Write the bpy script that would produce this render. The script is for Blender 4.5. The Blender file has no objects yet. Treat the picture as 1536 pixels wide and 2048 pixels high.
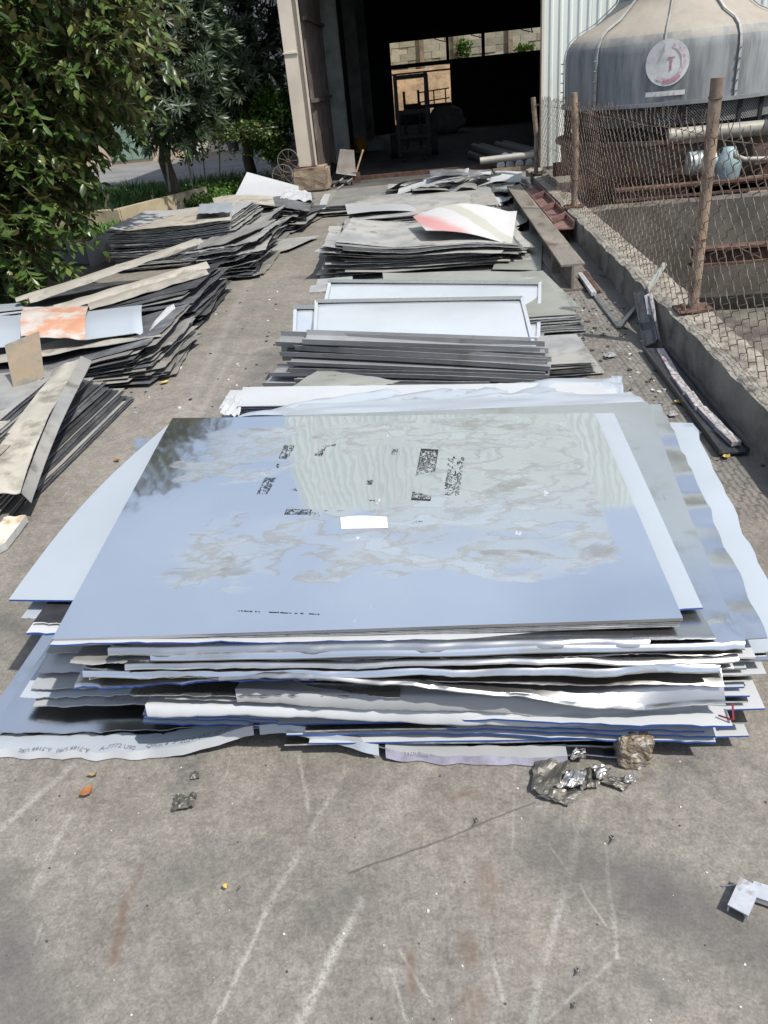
import bpy, bmesh, math, random
import numpy as np
from mathutils import Vector, Matrix, noise as mnoise

# ------------------------------------------------------------------ camera
SC = bpy.context.scene
COL = SC.collection
EYE = 2.1
FPX = 1540.0                      # focal length in pixels of a 1536 px wide picture
_dx, _dy = 1050.0 - 768.0, 3750.0 - 1024.0
ROLL = math.atan2(_dx, _dy)
PITCH = math.atan2(FPX, math.hypot(_dx, _dy))
YAW = math.radians(5.8)


def _rz(v):
    c, s = math.cos(YAW), math.sin(YAW)
    return Vector((c * v[0] - s * v[1], s * v[0] + c * v[1], v[2]))


_f = _rz((0, math.cos(PITCH), -math.sin(PITCH)))
_u0 = _rz((0, math.sin(PITCH), math.cos(PITCH)))
_r0 = _rz((1, 0, 0))
_r = _r0 * math.cos(ROLL) - _u0 * math.sin(ROLL)
_u = _r0 * math.sin(ROLL) + _u0 * math.cos(ROLL)
cam_d = bpy.data.cameras.new('camera')
cam = bpy.data.objects.new('camera', cam_d)
COL.objects.link(cam)
m = Matrix((_r, _u, -_f)).transposed().to_4x4()
m.translation = Vector((0, 0, EYE))
cam.matrix_world = m
cam_d.sensor_fit = 'VERTICAL'
cam_d.sensor_height = 32.0
cam_d.lens = 32.0 * FPX / 2048.0
cam_d.clip_start = 0.05
cam_d.clip_end = 500
SC.camera = cam

# ------------------------------------------------------------------ light
SUN_EL = math.radians(57)
SUN_AZ = (0.82, -0.57)            # horizontal direction towards the sun
world = bpy.data.worlds.new('World')
SC.world = world
world.use_nodes = True
wn = world.node_tree
bg = wn.nodes['Background']
sky = wn.nodes.new('ShaderNodeTexSky')
sky.sky_type = 'NISHITA'
sky.sun_disc = False
sky.sun_elevation = SUN_EL
sky.sun_rotation = math.atan2(SUN_AZ[0], SUN_AZ[1])
sky.air_density = 1.0
sky.dust_density = 2.0
sky.ozone_density = 1.2
# thin bright tropical cloud over the whole sky
tcw = wn.nodes.new('ShaderNodeTexCoord')
mpw = wn.nodes.new('ShaderNodeMapping')
mpw.inputs['Scale'].default_value = (1, 1, 2.2)
wn.links.new(tcw.outputs['Generated'], mpw.inputs[0])
nzw = wn.nodes.new('ShaderNodeTexNoise')
nzw.inputs['Scale'].default_value = 2.2
nzw.inputs['Detail'].default_value = 6
wn.links.new(mpw.outputs[0], nzw.inputs['Vector'])
mrw = wn.nodes.new('ShaderNodeMapRange')
mrw.inputs[1].default_value = .35
mrw.inputs[2].default_value = .70
mrw.inputs[3].default_value = .40
mrw.inputs[4].default_value = .75
wn.links.new(nzw.outputs['Fac'], mrw.inputs[0])
mxw = wn.nodes.new('ShaderNodeMix')
mxw.data_type = 'RGBA'
wn.links.new(mrw.outputs[0], mxw.inputs[0])
wn.links.new(sky.outputs[0], mxw.inputs[6])
mxw.inputs[7].default_value = (5.0, 5.7, 6.9, 1)
wn.links.new(mxw.outputs[2], bg.inputs[0])
bg.inputs[1].default_value = 0.12
sun_d = bpy.data.lights.new('sun', 'SUN')
sun_d.energy = 4.0
sun_d.angle = math.radians(1.0)
sun_d.color = (1.0, 0.95, 0.87)
sun = bpy.data.objects.new('sun', sun_d)
COL.objects.link(sun)
_l = math.hypot(*SUN_AZ)
tosun = Vector((SUN_AZ[0] / _l * math.cos(SUN_EL), SUN_AZ[1] / _l * math.cos(SUN_EL), math.sin(SUN_EL)))
sun.rotation_euler = tosun.to_track_quat('Z', 'Y').to_euler()
SC.view_settings.view_transform = 'Standard'
SC.view_settings.look = 'None'
SC.view_settings.gamma = 1.0
SC.view_settings.exposure = 0.35
SC.view_settings.use_curve_mapping = False
try:
    SC.cycles.max_bounces = 6
    SC.cycles.transparent_max_bounces = 6
    SC.cycles.caustics_reflective = False
    SC.cycles.caustics_refractive = False
    SC.cycles.use_denoising = True
except Exception:
    pass

# ------------------------------------------------------------------ measuring helpers (real places of the yard)
EYEP = Vector((0, 0, EYE))


def ray(px, py):
    return _r * ((px - 768) / FPX) - _u * ((py - 1024) / FPX) + _f


def P(px, py, z=0.0):
    d = ray(px, py)
    return EYEP + d * ((z - EYE) / d.z)


def PY(px, py, y):
    d = ray(px, py)
    return EYEP + d * (y / d.y)


def PX(px, py, x):
    d = ray(px, py)
    return EYEP + d * (x / d.x)


RND = random.Random(7)


def rr(a, b):
    return RND.uniform(a, b)


def n3(x, y, z=0.0):
    return mnoise.noise(Vector((x, y, z)))


# ------------------------------------------------------------------ materials
MAT = {}


def _mix(nt, fac, a, b, mode='MIX'):
    n = nt.nodes.new('ShaderNodeMix')
    n.data_type = 'RGBA'
    n.blend_type = mode
    for s, v in ((0, fac), (6, a), (7, b)):
        if hasattr(v, 'is_linked'):
            nt.links.new(v, n.inputs[s])
        elif s == 0:
            n.inputs[0].default_value = v
        else:
            n.inputs[s].default_value = (*v, 1) if len(v) == 3 else v
    return n.outputs[2]


def _math(nt, op, a, b=None, c=None, clamp=False):
    n = nt.nodes.new('ShaderNodeMath')
    n.operation = op
    n.use_clamp = clamp
    for i, v in enumerate((a, b, c)):
        if v is None:
            continue
        if hasattr(v, 'is_linked'):
            nt.links.new(v, n.inputs[i])
        else:
            n.inputs[i].default_value = v
    return n.outputs[0]


def _noise(nt, co, scale, detail=4, rough=.55, dist=0.0):
    n = nt.nodes.new('ShaderNodeTexNoise')
    n.inputs['Scale'].default_value = scale
    n.inputs['Detail'].default_value = detail
    n.inputs['Roughness'].default_value = rough
    n.inputs['Distortion'].default_value = dist
    if co is not None:
        nt.links.new(co, n.inputs['Vector'])
    return n.outputs['Fac']


def _step(nt, v, a, b):
    n = nt.nodes.new('ShaderNodeMapRange')
    n.interpolation_type = 'SMOOTHSTEP'
    n.inputs[1].default_value = a
    n.inputs[2].default_value = b
    nt.links.new(v, n.inputs[0])
    return n.outputs[0]


def _coord(nt, kind, scale=(1, 1, 1), rot=(0, 0, 0)):
    if kind == 'World':
        g = nt.nodes.new('ShaderNodeNewGeometry')
        o = g.outputs['Position']
    else:
        t = nt.nodes.new('ShaderNodeTexCoord')
        o = t.outputs['Object']
    mp = nt.nodes.new('ShaderNodeMapping')
    mp.inputs['Scale'].default_value = scale
    mp.inputs['Rotation'].default_value = rot
    nt.links.new(o, mp.inputs[0])
    return mp.outputs[0]


def mat(name, col, rough=.5, metal=0.0, var=.2, vscale=3.0, bump=0.0, bscale=60.0, rnd=0.0,
        dirt=None, rvar=0.0, kind='Object', stretch=(1, 1, 1), spec=.5, wave=0.0, wscale=2.0, tint=None, transl=0.0):
    if name in MAT:
        return MAT[name]
    mt = bpy.data.materials.new(name)
    mt.use_nodes = True
    nt = mt.node_tree
    b = nt.nodes['Principled BSDF']
    co = _coord(nt, kind, stretch)
    n1 = _noise(nt, co, vscale, 6, .6)
    f = _step(nt, n1, .3, .7)
    lo = tuple(c * (1 - var) for c in col)
    hi = tuple(min(1, c * (1 + var)) for c in col)
    c = _mix(nt, f, lo, hi)
    if tint:
        c = _mix(nt, _step(nt, _noise(nt, co, vscale * .45, 4, .5), .4, .65), c, tint)
    if dirt:
        dc, ds, da, db = dirt
        c = _mix(nt, _step(nt, _noise(nt, co, ds, 8, .65), da, db), c, dc)
    if rnd:
        oi = nt.nodes.new('ShaderNodeObjectInfo')
        k = _math(nt, 'MULTIPLY_ADD', oi.outputs['Random'], 2 * rnd, 1 - rnd)
        cx = nt.nodes.new('ShaderNodeVectorMath')
        cx.operation = 'SCALE'
        nt.links.new(c, cx.inputs[0])
        nt.links.new(k, cx.inputs['Scale'])
        c = cx.outputs[0]
    nt.links.new(c, b.inputs['Base Color'])
    b.inputs['Metallic'].default_value = metal
    b.inputs['Specular IOR Level'].default_value = spec
    if rvar:
        rn = _noise(nt, co, vscale * 2.3, 5, .6)
        nt.links.new(_math(nt, 'MULTIPLY_ADD', rn, 2 * rvar, rough - rvar, True), b.inputs['Roughness'])
    else:
        b.inputs['Roughness'].default_value = rough
    h = None
    if bump:
        h = _math(nt, 'MULTIPLY', _noise(nt, co, bscale, 5, .65), bump)
    if wave:
        w = _math(nt, 'MULTIPLY', _noise(nt, co, wscale, 2, .4), wave)
        h = w if h is None else _math(nt, 'ADD', h, w)
    if h is not None:
        bp = nt.nodes.new('ShaderNodeBump')
        bp.inputs['Strength'].default_value = 1.0
        bp.inputs['Distance'].default_value = 1.0
        nt.links.new(h, bp.inputs['Height'])
        nt.links.new(bp.outputs[0], b.inputs['Normal'])
    MAT[name] = mt
    return mt


def leaf_mat(name, cols, under=None, rough=.4):
    """Leaf colours vary from leaf to leaf; the underside may have its own colour."""
    mt = bpy.data.materials.new(name)
    mt.use_nodes = True
    nt = mt.node_tree
    b = nt.nodes['Principled BSDF']
    g = nt.nodes.new('ShaderNodeNewGeometry')
    r = nt.nodes.new('ShaderNodeValToRGB')
    nt.links.new(g.outputs['Random Per Island'], r.inputs[0])
    el = r.color_ramp.elements
    while len(el) < len(cols):
        el.new(.5)
    for i, (p, c) in enumerate(cols):
        el[i].position = p
        el[i].color = (*c, 1)
    c = r.outputs[0]
    if under:
        c = _mix(nt, g.outputs['Backfacing'], c, under)
    nt.links.new(c, b.inputs['Base Color'])
    b.inputs['Roughness'].default_value = rough
    tr = nt.nodes.new('ShaderNodeBsdfTranslucent')
    nt.links.new(c, tr.inputs[0])
    ms = nt.nodes.new('ShaderNodeMixShader')
    ms.inputs[0].default_value = .22
    nt.links.new(b.outputs[0], ms.inputs[1])
    nt.links.new(tr.outputs[0], ms.inputs[2])
    nt.links.new(ms.outputs[0], nt.nodes['Material Output'].inputs[0])
    return mt


# ------------------------------------------------------------------ mesh helpers
class MB:
    def __init__(s):
        s.v, s.f, s.mi = [], [], []

    def add(s, vs, fs, mi=0):
        o = len(s.v)
        s.v += [tuple(v) for v in vs]
        s.f += [tuple(i + o for i in f) for f in fs]
        s.mi += [mi] * len(fs)
        return s

    def box(s, lo, hi, mi=0, rot=None, piv=None, jit=0.0):
        x0, y0, z0 = lo
        x1, y1, z1 = hi
        vs = [Vector(p) for p in ((x0, y0, z0), (x1, y0, z0), (x1, y1, z0), (x0, y1, z0), (x0, y0, z1), (x1, y0, z1), (x1, y1, z1), (x0, y1, z1))]
        if jit:
            vs = [v + Vector((rr(-jit, jit), rr(-jit, jit), rr(-jit, jit))) for v in vs]
        if rot is not None:
            c = Vector(piv) if piv is not None else (Vector(lo) + Vector(hi)) / 2
            vs = [rot @ (v - c) + c for v in vs]
        return s.add(vs, [(0, 3, 2, 1), (4, 5, 6, 7), (0, 1, 5, 4), (1, 2, 6, 5), (2, 3, 7, 6), (3, 0, 4, 7)], mi)

    def bar(s, a, b, w, h, mi=0, up=(0, 0, 1)):
        a, b = Vector(a), Vector(b)
        d = (b - a).normalized()
        up = Vector(up)
        if abs(d.dot(up)) > .98:
            up = Vector((0, 1, 0))
        sx = d.cross(up).normalized()
        sz = sx.cross(d)
        vs = []
        for p in (a, b):
            for i, j in ((-1, -1), (1, -1), (1, 1), (-1, 1)):
                vs.append(p + sx * (i * w / 2) + sz * (j * h / 2))
        return s.add(vs, [(0, 1, 2, 3), (7, 6, 5, 4), (0, 4, 5, 1), (1, 5, 6, 2), (2, 6, 7, 3), (3, 7, 4, 0)], mi)

    def tube(s, pts, rad, n=8, mi=0, cap=True):
        pts = [Vector(p) for p in pts]
        rs = rad if isinstance(rad, (list, tuple)) else [rad] * len(pts)
        vs, fs = [], []
        prev = None
        for i, p in enumerate(pts):
            d = (pts[min(i + 1, len(pts) - 1)] - pts[max(i - 1, 0)])
            d = d.normalized() if d.length > 1e-9 else Vector((0, 0, 1))
            a = prev if prev is not None else (Vector((1, 0, 0)) if abs(d.x) < .9 else Vector((0, 1, 0)))
            x = (a - d * a.dot(d)).normalized()
            prev = x
            y = d.cross(x)
            for k in range(n):
                t = 2 * math.pi * k / n
                vs.append(p + (x * math.cos(t) + y * math.sin(t)) * rs[i])
        for i in range(len(pts) - 1):
            for k in range(n):
                fs.append((i * n + k, i * n + (k + 1) % n, (i + 1) * n + (k + 1) % n, (i + 1) * n + k))
        if cap:
            fs.append(tuple(range(n))[::-1])
            fs.append(tuple((len(pts) - 1) * n + k for k in range(n)))
        return s.add(vs, fs, mi)

    def lathe(s, prof, n=32, c=(0, 0, 0), mi=0, cap=False):
        vs, fs = [], []
        for r, z in prof:
            for k in range(n):
                t = 2 * math.pi * k / n
                vs.append((c[0] + r * math.cos(t), c[1] + r * math.sin(t), c[2] + z))
        for i in range(len(prof) - 1):
            for k in range(n):
                fs.append((i * n + k, i * n + (k + 1) % n, (i + 1) * n + (k + 1) % n, (i + 1) * n + k))
        if cap:
            fs.append(tuple(range(n))[::-1])
            fs.append(tuple((len(prof) - 1) * n + k for k in range(n)))
        return s.add(vs, fs, mi)

    def torus(s, c, R, r, rot=None, n=24, k=6, mi=0):
        pts = []
        rot = rot or Matrix.Identity(3)
        vs, fs = [], []
        for i in range(n):
            t = 2 * math.pi * i / n
            for j in range(k):
                q = 2 * math.pi * j / k
                v = Vector(((R + r * math.cos(q)) * math.cos(t), (R + r * math.cos(q)) * math.sin(t), r * math.sin(q)))
                vs.append(rot @ v + Vector(c))
        for i in range(n):
            for j in range(k):
                fs.append((i * k + j, ((i + 1) % n) * k + j, ((i + 1) % n) * k + (j + 1) % k, i * k + (j + 1) % k))
        return s.add(vs, fs, mi)

    def build(s, name, mats, parent=None, smooth=False, loc=None, autos=None):
        me = bpy.data.meshes.new(name)
        vs = s.v
        if loc is None and parent is None and vs:
            a = np.array(vs)
            loc = Vector(((a[:, 0].min() + a[:, 0].max()) / 2, (a[:, 1].min() + a[:, 1].max()) / 2, a[:, 2].min()))
        if loc is not None:
            vs = [(v[0] - loc[0], v[1] - loc[1], v[2] - loc[2]) for v in vs]
        elif parent is not None:
            q = parent.location + (parent.parent.location if parent.parent else Vector((0, 0, 0)))
            vs = [(v[0] - q[0], v[1] - q[1], v[2] - q[2]) for v in vs]
        me.from_pydata(vs, [], s.f)
        if not isinstance(mats, (list, tuple)):
            mats = [mats]
        for mm in mats:
            me.materials.append(mm)
        if len(mats) > 1:
            me.polygons.foreach_set('material_index', s.mi)
        if smooth:
            me.polygons.foreach_set('use_smooth', [True] * len(me.polygons))
        me.update()
        o = bpy.data.objects.new(name, me)
        COL.objects.link(o)
        if loc is not None:
            o.location = loc
        if parent is not None:
            o.parent = parent
        if autos:
            md = me
            bm = bmesh.new()
            bm.from_mesh(me)
            for e in bm.edges:
                if len(e.link_faces) == 2 and e.calc_face_angle(0) > autos:
                    e.smooth = False
            for f in bm.faces:
                f.smooth = True
            bm.to_mesh(me)
            bm.free()
        return o


def tag(o, label, cat, group=None):
    o['label'] = label
    o['category'] = cat
    if group:
        o['group'] = group
    return o


ORD = ['lowest'] + [w + ' lowest' for w in 'second third fourth fifth sixth seventh eighth ninth tenth eleventh twelfth thirteenth fourteenth fifteenth sixteenth seventeenth eighteenth nineteenth twentieth'.split()]


def nth(i, n):
    """place of a sheet in its pile, counted from the nearer end"""
    if i < n / 2 and i < len(ORD):
        return ORD[i]
    j = n - 1 - i
    return ORD[j].replace('lowest', 'highest') if j < len(ORD) else ORD[i]


def struct(o):
    o['kind'] = 'structure'
    return o


def empty(name, loc):
    o = bpy.data.objects.new(name, None)
    COL.objects.link(o)
    o.location = loc
    o.empty_display_size = .1
    return o


def text_part(body, size, origin, xdir, ydir, material, parent, name='lettering', lift=.0012, align='LEFT', zoff=None):
    """flat printed words as a thin mesh lying in the plane spanned by xdir and ydir"""
    cu = bpy.data.curves.new(name, 'FONT')
    cu.body = body
    cu.size = size
    cu.align_x = align
    cu.align_y = 'CENTER'
    cu.resolution_u = 2
    ob = bpy.data.objects.new('tmp_text', cu)
    COL.objects.link(ob)
    dg = bpy.context.evaluated_depsgraph_get()
    me = bpy.data.meshes.new_from_object(ob.evaluated_get(dg))
    bpy.data.objects.remove(ob)
    x, y = Vector(xdir).normalized(), Vector(ydir).normalized()
    nrm = x.cross(y).normalized()
    mb = MB()
    vs = []
    for v in me.vertices:
        p = Vector(origin) + x * v.co.x + y * v.co.y + nrm * lift
        if zoff:
            p = zoff(p, v.co.x, v.co.y)
        vs.append(p)
    mb.add(vs, [tuple(p.vertices) for p in me.polygons])
    bpy.data.meshes.remove(me)
    o = mb.build(name, material, parent)
    o['kind'] = 'stuff'
    return o


def sheet(name, FL, FR, BR, BL, mats, t=.004, nu=14, nv=10, disp=None, k=1.0, edge=None, parent=None, smooth=True, lip=0.0, vpow=1.0):
    """a thin metal sheet with real thickness: u runs left to right, v front to back.
    mats = (top, edge, bottom)"""
    FL, FR, BR, BL = map(Vector, (FL, FR, BR, BL))
    top, bot = [], []
    j0 = -1 if lip else 0
    for j in range(j0, nv + 1):
        v = max(0, j / nv) ** vpow
        s = (1 - v) ** k
        for i in range(nu + 1):
            u = i / nu
            f = FL.lerp(FR, u)
            b = BL.lerp(BR, u)
            p = f.lerp(b, v)
            p.z = b.z + (f.z - b.z) * s
            if edge:
                du, dv = edge(u, v)
                p += (FR - FL) * du + (BL - FL) * dv
            if disp:
                p.z += disp(u, v, p)
            if j < 0:
                p += Vector((0, -.008, -lip * (1 + .5 * n3(u * 5, FL.z * 40, 2))))
            p.z = max(p.z, t + .003)
            top.append(p)
            bot.append(p - Vector((0, 0, t)))
    mb = MB()
    W = nu + 1
    if lip:
        nv += 1
    fs = [(j * W + i, j * W + i + 1, (j + 1) * W + i + 1, (j + 1) * W + i) for j in range(nv) for i in range(nu)]
    mb.add(top, fs, 0)
    mb.add(bot, [f[::-1] for f in fs], 2)
    ring = [i for i in range(W)] + [j * W + nu for j in range(1, nv + 1)] + [nv * W + i for i in range(nu - 1, -1, -1)] + [j * W for j in range(nv - 1, 0, -1)]
    ev = [top[i] for i in ring] + [bot[i] for i in ring]
    L = len(ring)
    mb.add(ev, [(i, i + L, (i + 1) % L + L, (i + 1) % L) for i in range(L)], 1)
    o = mb.build(name, list(mats), parent, smooth=smooth)
    if smooth:
        for p in o.data.polygons:
            if p.material_index == 1:
                p.use_smooth = False
    return o

# ================================================================== SETTING
def ground_material():
    mt = bpy.data.materials.new('yard_concrete')
    mt.use_nodes = True
    nt = mt.node_tree
    b = nt.nodes['Principled BSDF']
    co = _coord(nt, 'World')
    big = _step(nt, _noise(nt, co, .55, 5, .6), .35, .68)
    mid = _step(nt, _noise(nt, co, 3.2, 7, .65), .3, .72)
    fine = _noise(nt, co, 120, 7, .78)
    c = _mix(nt, big, (.152, .140, .122), (.212, .196, .172))
    c = _mix(nt, _math(nt, 'MULTIPLY', mid, .55), c, (.242, .226, .200))
    # pinkish dust, dark oil
    c = _mix(nt, _math(nt, 'MULTIPLY', _step(nt, _noise(nt, co, 1.1, 4, .6), .52, .72), .45), c, (.255, .205, .172))
    c = _mix(nt, _math(nt, 'MULTIPLY', _step(nt, _noise(nt, co, 1.7, 5, .6, .6), .56, .72), .6), c, (.105, .104, .105))
    # aggregate speckle
    sp = _math(nt, 'MULTIPLY_ADD', _step(nt, fine, .3, .7), .42, .79)
    for sc_, am in ((7, .20), (19, .24), (48, .30), (95, .25)):
        sp = _math(nt, 'MULTIPLY', sp, _math(nt, 'MULTIPLY_ADD', _step(nt, _noise(nt, co, sc_, 5, .62, .3), .3, .7), am, 1 - am / 2))
    vm = nt.nodes.new('ShaderNodeVectorMath')
    vm.operation = 'SCALE'
    nt.links.new(c, vm.inputs[0])
    nt.links.new(sp, vm.inputs['Scale'])
    c = vm.outputs[0]
    vo = nt.nodes.new('ShaderNodeTexVoronoi')
    vo.inputs['Scale'].default_value = 55
    nt.links.new(co, vo.inputs['Vector'])
    dots = _math(nt, 'MULTIPLY', _step(nt, vo.outputs['Distance'], .16, .06), _step(nt, _noise(nt, co, 9, 3), .55, .7))
    c = _mix(nt, _math(nt, 'MULTIPLY', dots, .45), c, (.09, .086, .08))
    vo2 = nt.nodes.new('ShaderNodeTexVoronoi')
    vo2.inputs['Scale'].default_value = 23
    nt.links.new(co, vo2.inputs['Vector'])
    dots2 = _math(nt, 'MULTIPLY', _step(nt, vo2.outputs['Distance'], .10, .05), _step(nt, _noise(nt, co, 6, 3), .5, .62))
    c = _mix(nt, _math(nt, 'MULTIPLY', dots2, .4), c, (.40, .385, .35))
    # short random scratches in two directions
    for rot, st in ((.35, .5), (-.25, .35), (1.2, .25)):
        cs = _coord(nt, 'World', (26, 1.3, 1), (0, 0, rot))
        s1 = _step(nt, _noise(nt, cs, 1.6, 4, .6), .66, .74)
        s1 = _math(nt, 'MULTIPLY', s1, _step(nt, _noise(nt, co, 1.4 + st, 3, .5), .48, .66))
        c = _mix(nt, _math(nt, 'MULTIPLY', s1, st * 1.3), c, (.42, .40, .37))
    # named drag marks, stains, dark patches and painted shade: (pixel a, pixel b, half width m, strength, colour)
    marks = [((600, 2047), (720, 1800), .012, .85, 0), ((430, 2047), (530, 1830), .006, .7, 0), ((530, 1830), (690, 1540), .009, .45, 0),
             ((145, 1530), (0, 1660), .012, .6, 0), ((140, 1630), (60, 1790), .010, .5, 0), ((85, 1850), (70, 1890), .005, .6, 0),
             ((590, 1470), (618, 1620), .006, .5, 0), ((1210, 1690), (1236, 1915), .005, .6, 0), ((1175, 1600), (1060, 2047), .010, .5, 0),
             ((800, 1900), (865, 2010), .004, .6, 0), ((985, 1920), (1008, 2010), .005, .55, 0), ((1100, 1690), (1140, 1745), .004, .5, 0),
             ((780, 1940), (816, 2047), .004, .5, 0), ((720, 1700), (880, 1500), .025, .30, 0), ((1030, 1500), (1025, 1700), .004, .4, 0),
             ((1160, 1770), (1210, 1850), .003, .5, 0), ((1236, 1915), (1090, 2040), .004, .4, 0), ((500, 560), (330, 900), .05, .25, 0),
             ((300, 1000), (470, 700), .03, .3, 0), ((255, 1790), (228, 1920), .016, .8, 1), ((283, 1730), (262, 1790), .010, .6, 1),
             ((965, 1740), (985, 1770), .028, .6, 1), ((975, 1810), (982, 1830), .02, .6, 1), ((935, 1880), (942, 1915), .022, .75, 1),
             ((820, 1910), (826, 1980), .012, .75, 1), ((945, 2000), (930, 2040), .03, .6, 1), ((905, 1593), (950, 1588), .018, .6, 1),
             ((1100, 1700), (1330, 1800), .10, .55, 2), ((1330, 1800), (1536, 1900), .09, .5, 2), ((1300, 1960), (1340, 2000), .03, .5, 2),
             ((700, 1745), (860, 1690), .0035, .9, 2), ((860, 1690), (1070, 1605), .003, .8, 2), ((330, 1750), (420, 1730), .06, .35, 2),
             ((640, 1830), (700, 1800), .05, .4, 2), ((0, 1240), (110, 1290), .05, .55, 2), ((0, 1950), (60, 2047), .10, .6, 2), ((0, 1760), (30, 1900), .06, .5, 2), ((1180, 490), (1290, 640), .16, .7, 2), ((1330, 720), (1530, 960), .13, .6, 2), ((1110, 420), (1150, 480), .2, .6, 2), ((560, 700), (500, 770), .12, .4, 2)]  # includes painted shade at stack's left, wall foot (plus grime) and beside folded panels
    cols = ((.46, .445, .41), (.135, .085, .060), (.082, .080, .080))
    geo = nt.nodes.new('ShaderNodeNewGeometry')
    wob = nt.nodes.new('ShaderNodeTexNoise')
    wob.inputs['Scale'].default_value = 9
    wob.inputs['Detail'].default_value = 5
    nt.links.new(co, wob.inputs['Vector'])
    wv = nt.nodes.new('ShaderNodeVectorMath')
    wv.operation = 'MULTIPLY_ADD'
    nt.links.new(wob.outputs['Color'], wv.inputs[0])
    wv.inputs[1].default_value = (.022, .022, 0)
    nt.links.new(geo.outputs['Position'], wv.inputs[2])
    off = nt.nodes.new('ShaderNodeVectorMath')
    off.operation = 'ADD'
    nt.links.new(wv.outputs[0], off.inputs[0])
    off.inputs[1].default_value = (-.011, -.011, 0)
    pos = off.outputs[0]
    brk = _math(nt, 'MULTIPLY', _step(nt, _noise(nt, co, 60, 6, .8), .36, .56), _step(nt, _noise(nt, co, 9, 4, .6), .28, .52))
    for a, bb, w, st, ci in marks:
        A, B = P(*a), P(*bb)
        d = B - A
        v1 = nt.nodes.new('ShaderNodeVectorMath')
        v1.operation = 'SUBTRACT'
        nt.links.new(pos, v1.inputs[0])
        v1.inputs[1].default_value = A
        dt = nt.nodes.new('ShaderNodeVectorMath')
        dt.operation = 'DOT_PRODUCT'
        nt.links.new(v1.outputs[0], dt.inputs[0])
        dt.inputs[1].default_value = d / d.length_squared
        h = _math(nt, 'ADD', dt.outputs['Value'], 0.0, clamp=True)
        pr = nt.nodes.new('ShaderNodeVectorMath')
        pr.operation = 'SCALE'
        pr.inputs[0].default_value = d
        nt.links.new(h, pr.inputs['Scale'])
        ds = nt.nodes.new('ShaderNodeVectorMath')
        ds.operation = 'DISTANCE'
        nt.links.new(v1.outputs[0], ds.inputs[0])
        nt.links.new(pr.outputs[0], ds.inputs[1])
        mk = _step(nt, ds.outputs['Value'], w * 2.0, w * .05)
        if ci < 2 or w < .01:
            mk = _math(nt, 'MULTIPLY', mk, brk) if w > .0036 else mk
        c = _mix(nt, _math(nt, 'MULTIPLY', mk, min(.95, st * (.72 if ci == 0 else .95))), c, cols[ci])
    nt.links.new(c, b.inputs['Base Color'])
    b.inputs['Roughness'].default_value = .85
    b.inputs['Specular IOR Level'].default_value = .25
    hh = _math(nt, 'ADD', _math(nt, 'MULTIPLY', fine, .0010), _math(nt, 'MULTIPLY', mid, .003))
    bp = nt.nodes.new('ShaderNodeBump')
    bp.inputs['Strength'].default_value = .45
    bp.inputs['Distance'].default_value = 1
    nt.links.new(hh, bp.inputs['Height'])
    nt.links.new(bp.outputs[0], b.inputs['Normal'])
    return mt


WX = 1.80          # left face of the low wall
WH = .29           # its height
PIT = (2.08, 6.2, 9.0, 11.13)
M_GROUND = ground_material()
M_CONC = mat('old_concrete', (.21, .195, .17), .9, 0, .3, 2.2, .006, 30, dirt=((.07, .062, .05), 2.6, .5, .72), kind='World')
M_CONCTOP = mat('worn_concrete', (.25, .228, .19), .9, 0, .3, 5, .010, 22, dirt=((.10, .09, .075), 7, .5, .66), kind='World')
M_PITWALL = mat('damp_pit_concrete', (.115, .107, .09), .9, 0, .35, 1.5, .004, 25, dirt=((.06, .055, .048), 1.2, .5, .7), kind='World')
M_BLACK = mat('black_water', (.006, .007, .008), .25, 0, .3)

x0, y0, x1, y1 = PIT
mb = MB()
for (a, b_, c_, d_) in ((-90, -25, x0, 140), (x1, -25, 90, 140), (x0, -25, x1, y0), (x0, y1, x1, 140)):
    mb.add([(a, b_, 0), (c_, b_, 0), (c_, d_, 0), (a, d_, 0)], [(0, 1, 2, 3)])
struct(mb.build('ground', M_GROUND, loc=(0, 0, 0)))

# pit behind the low wall
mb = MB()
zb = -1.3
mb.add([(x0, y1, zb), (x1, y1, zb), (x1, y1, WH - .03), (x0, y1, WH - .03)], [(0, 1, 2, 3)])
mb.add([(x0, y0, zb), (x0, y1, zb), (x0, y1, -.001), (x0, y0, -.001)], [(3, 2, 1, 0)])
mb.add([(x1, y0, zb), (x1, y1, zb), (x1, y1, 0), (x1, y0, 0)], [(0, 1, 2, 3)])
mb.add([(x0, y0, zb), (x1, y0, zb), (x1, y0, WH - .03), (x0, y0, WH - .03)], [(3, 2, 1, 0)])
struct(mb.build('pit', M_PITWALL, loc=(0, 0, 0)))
mb = MB().add([(x0, y0, zb + .3), (x1, y0, zb + .3), (x1, y1, zb + .3), (x0, y1, zb + .3)], [(0, 1, 2, 3)])
struct(mb.build('water', M_BLACK, loc=(0, 0, 0)))

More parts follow.
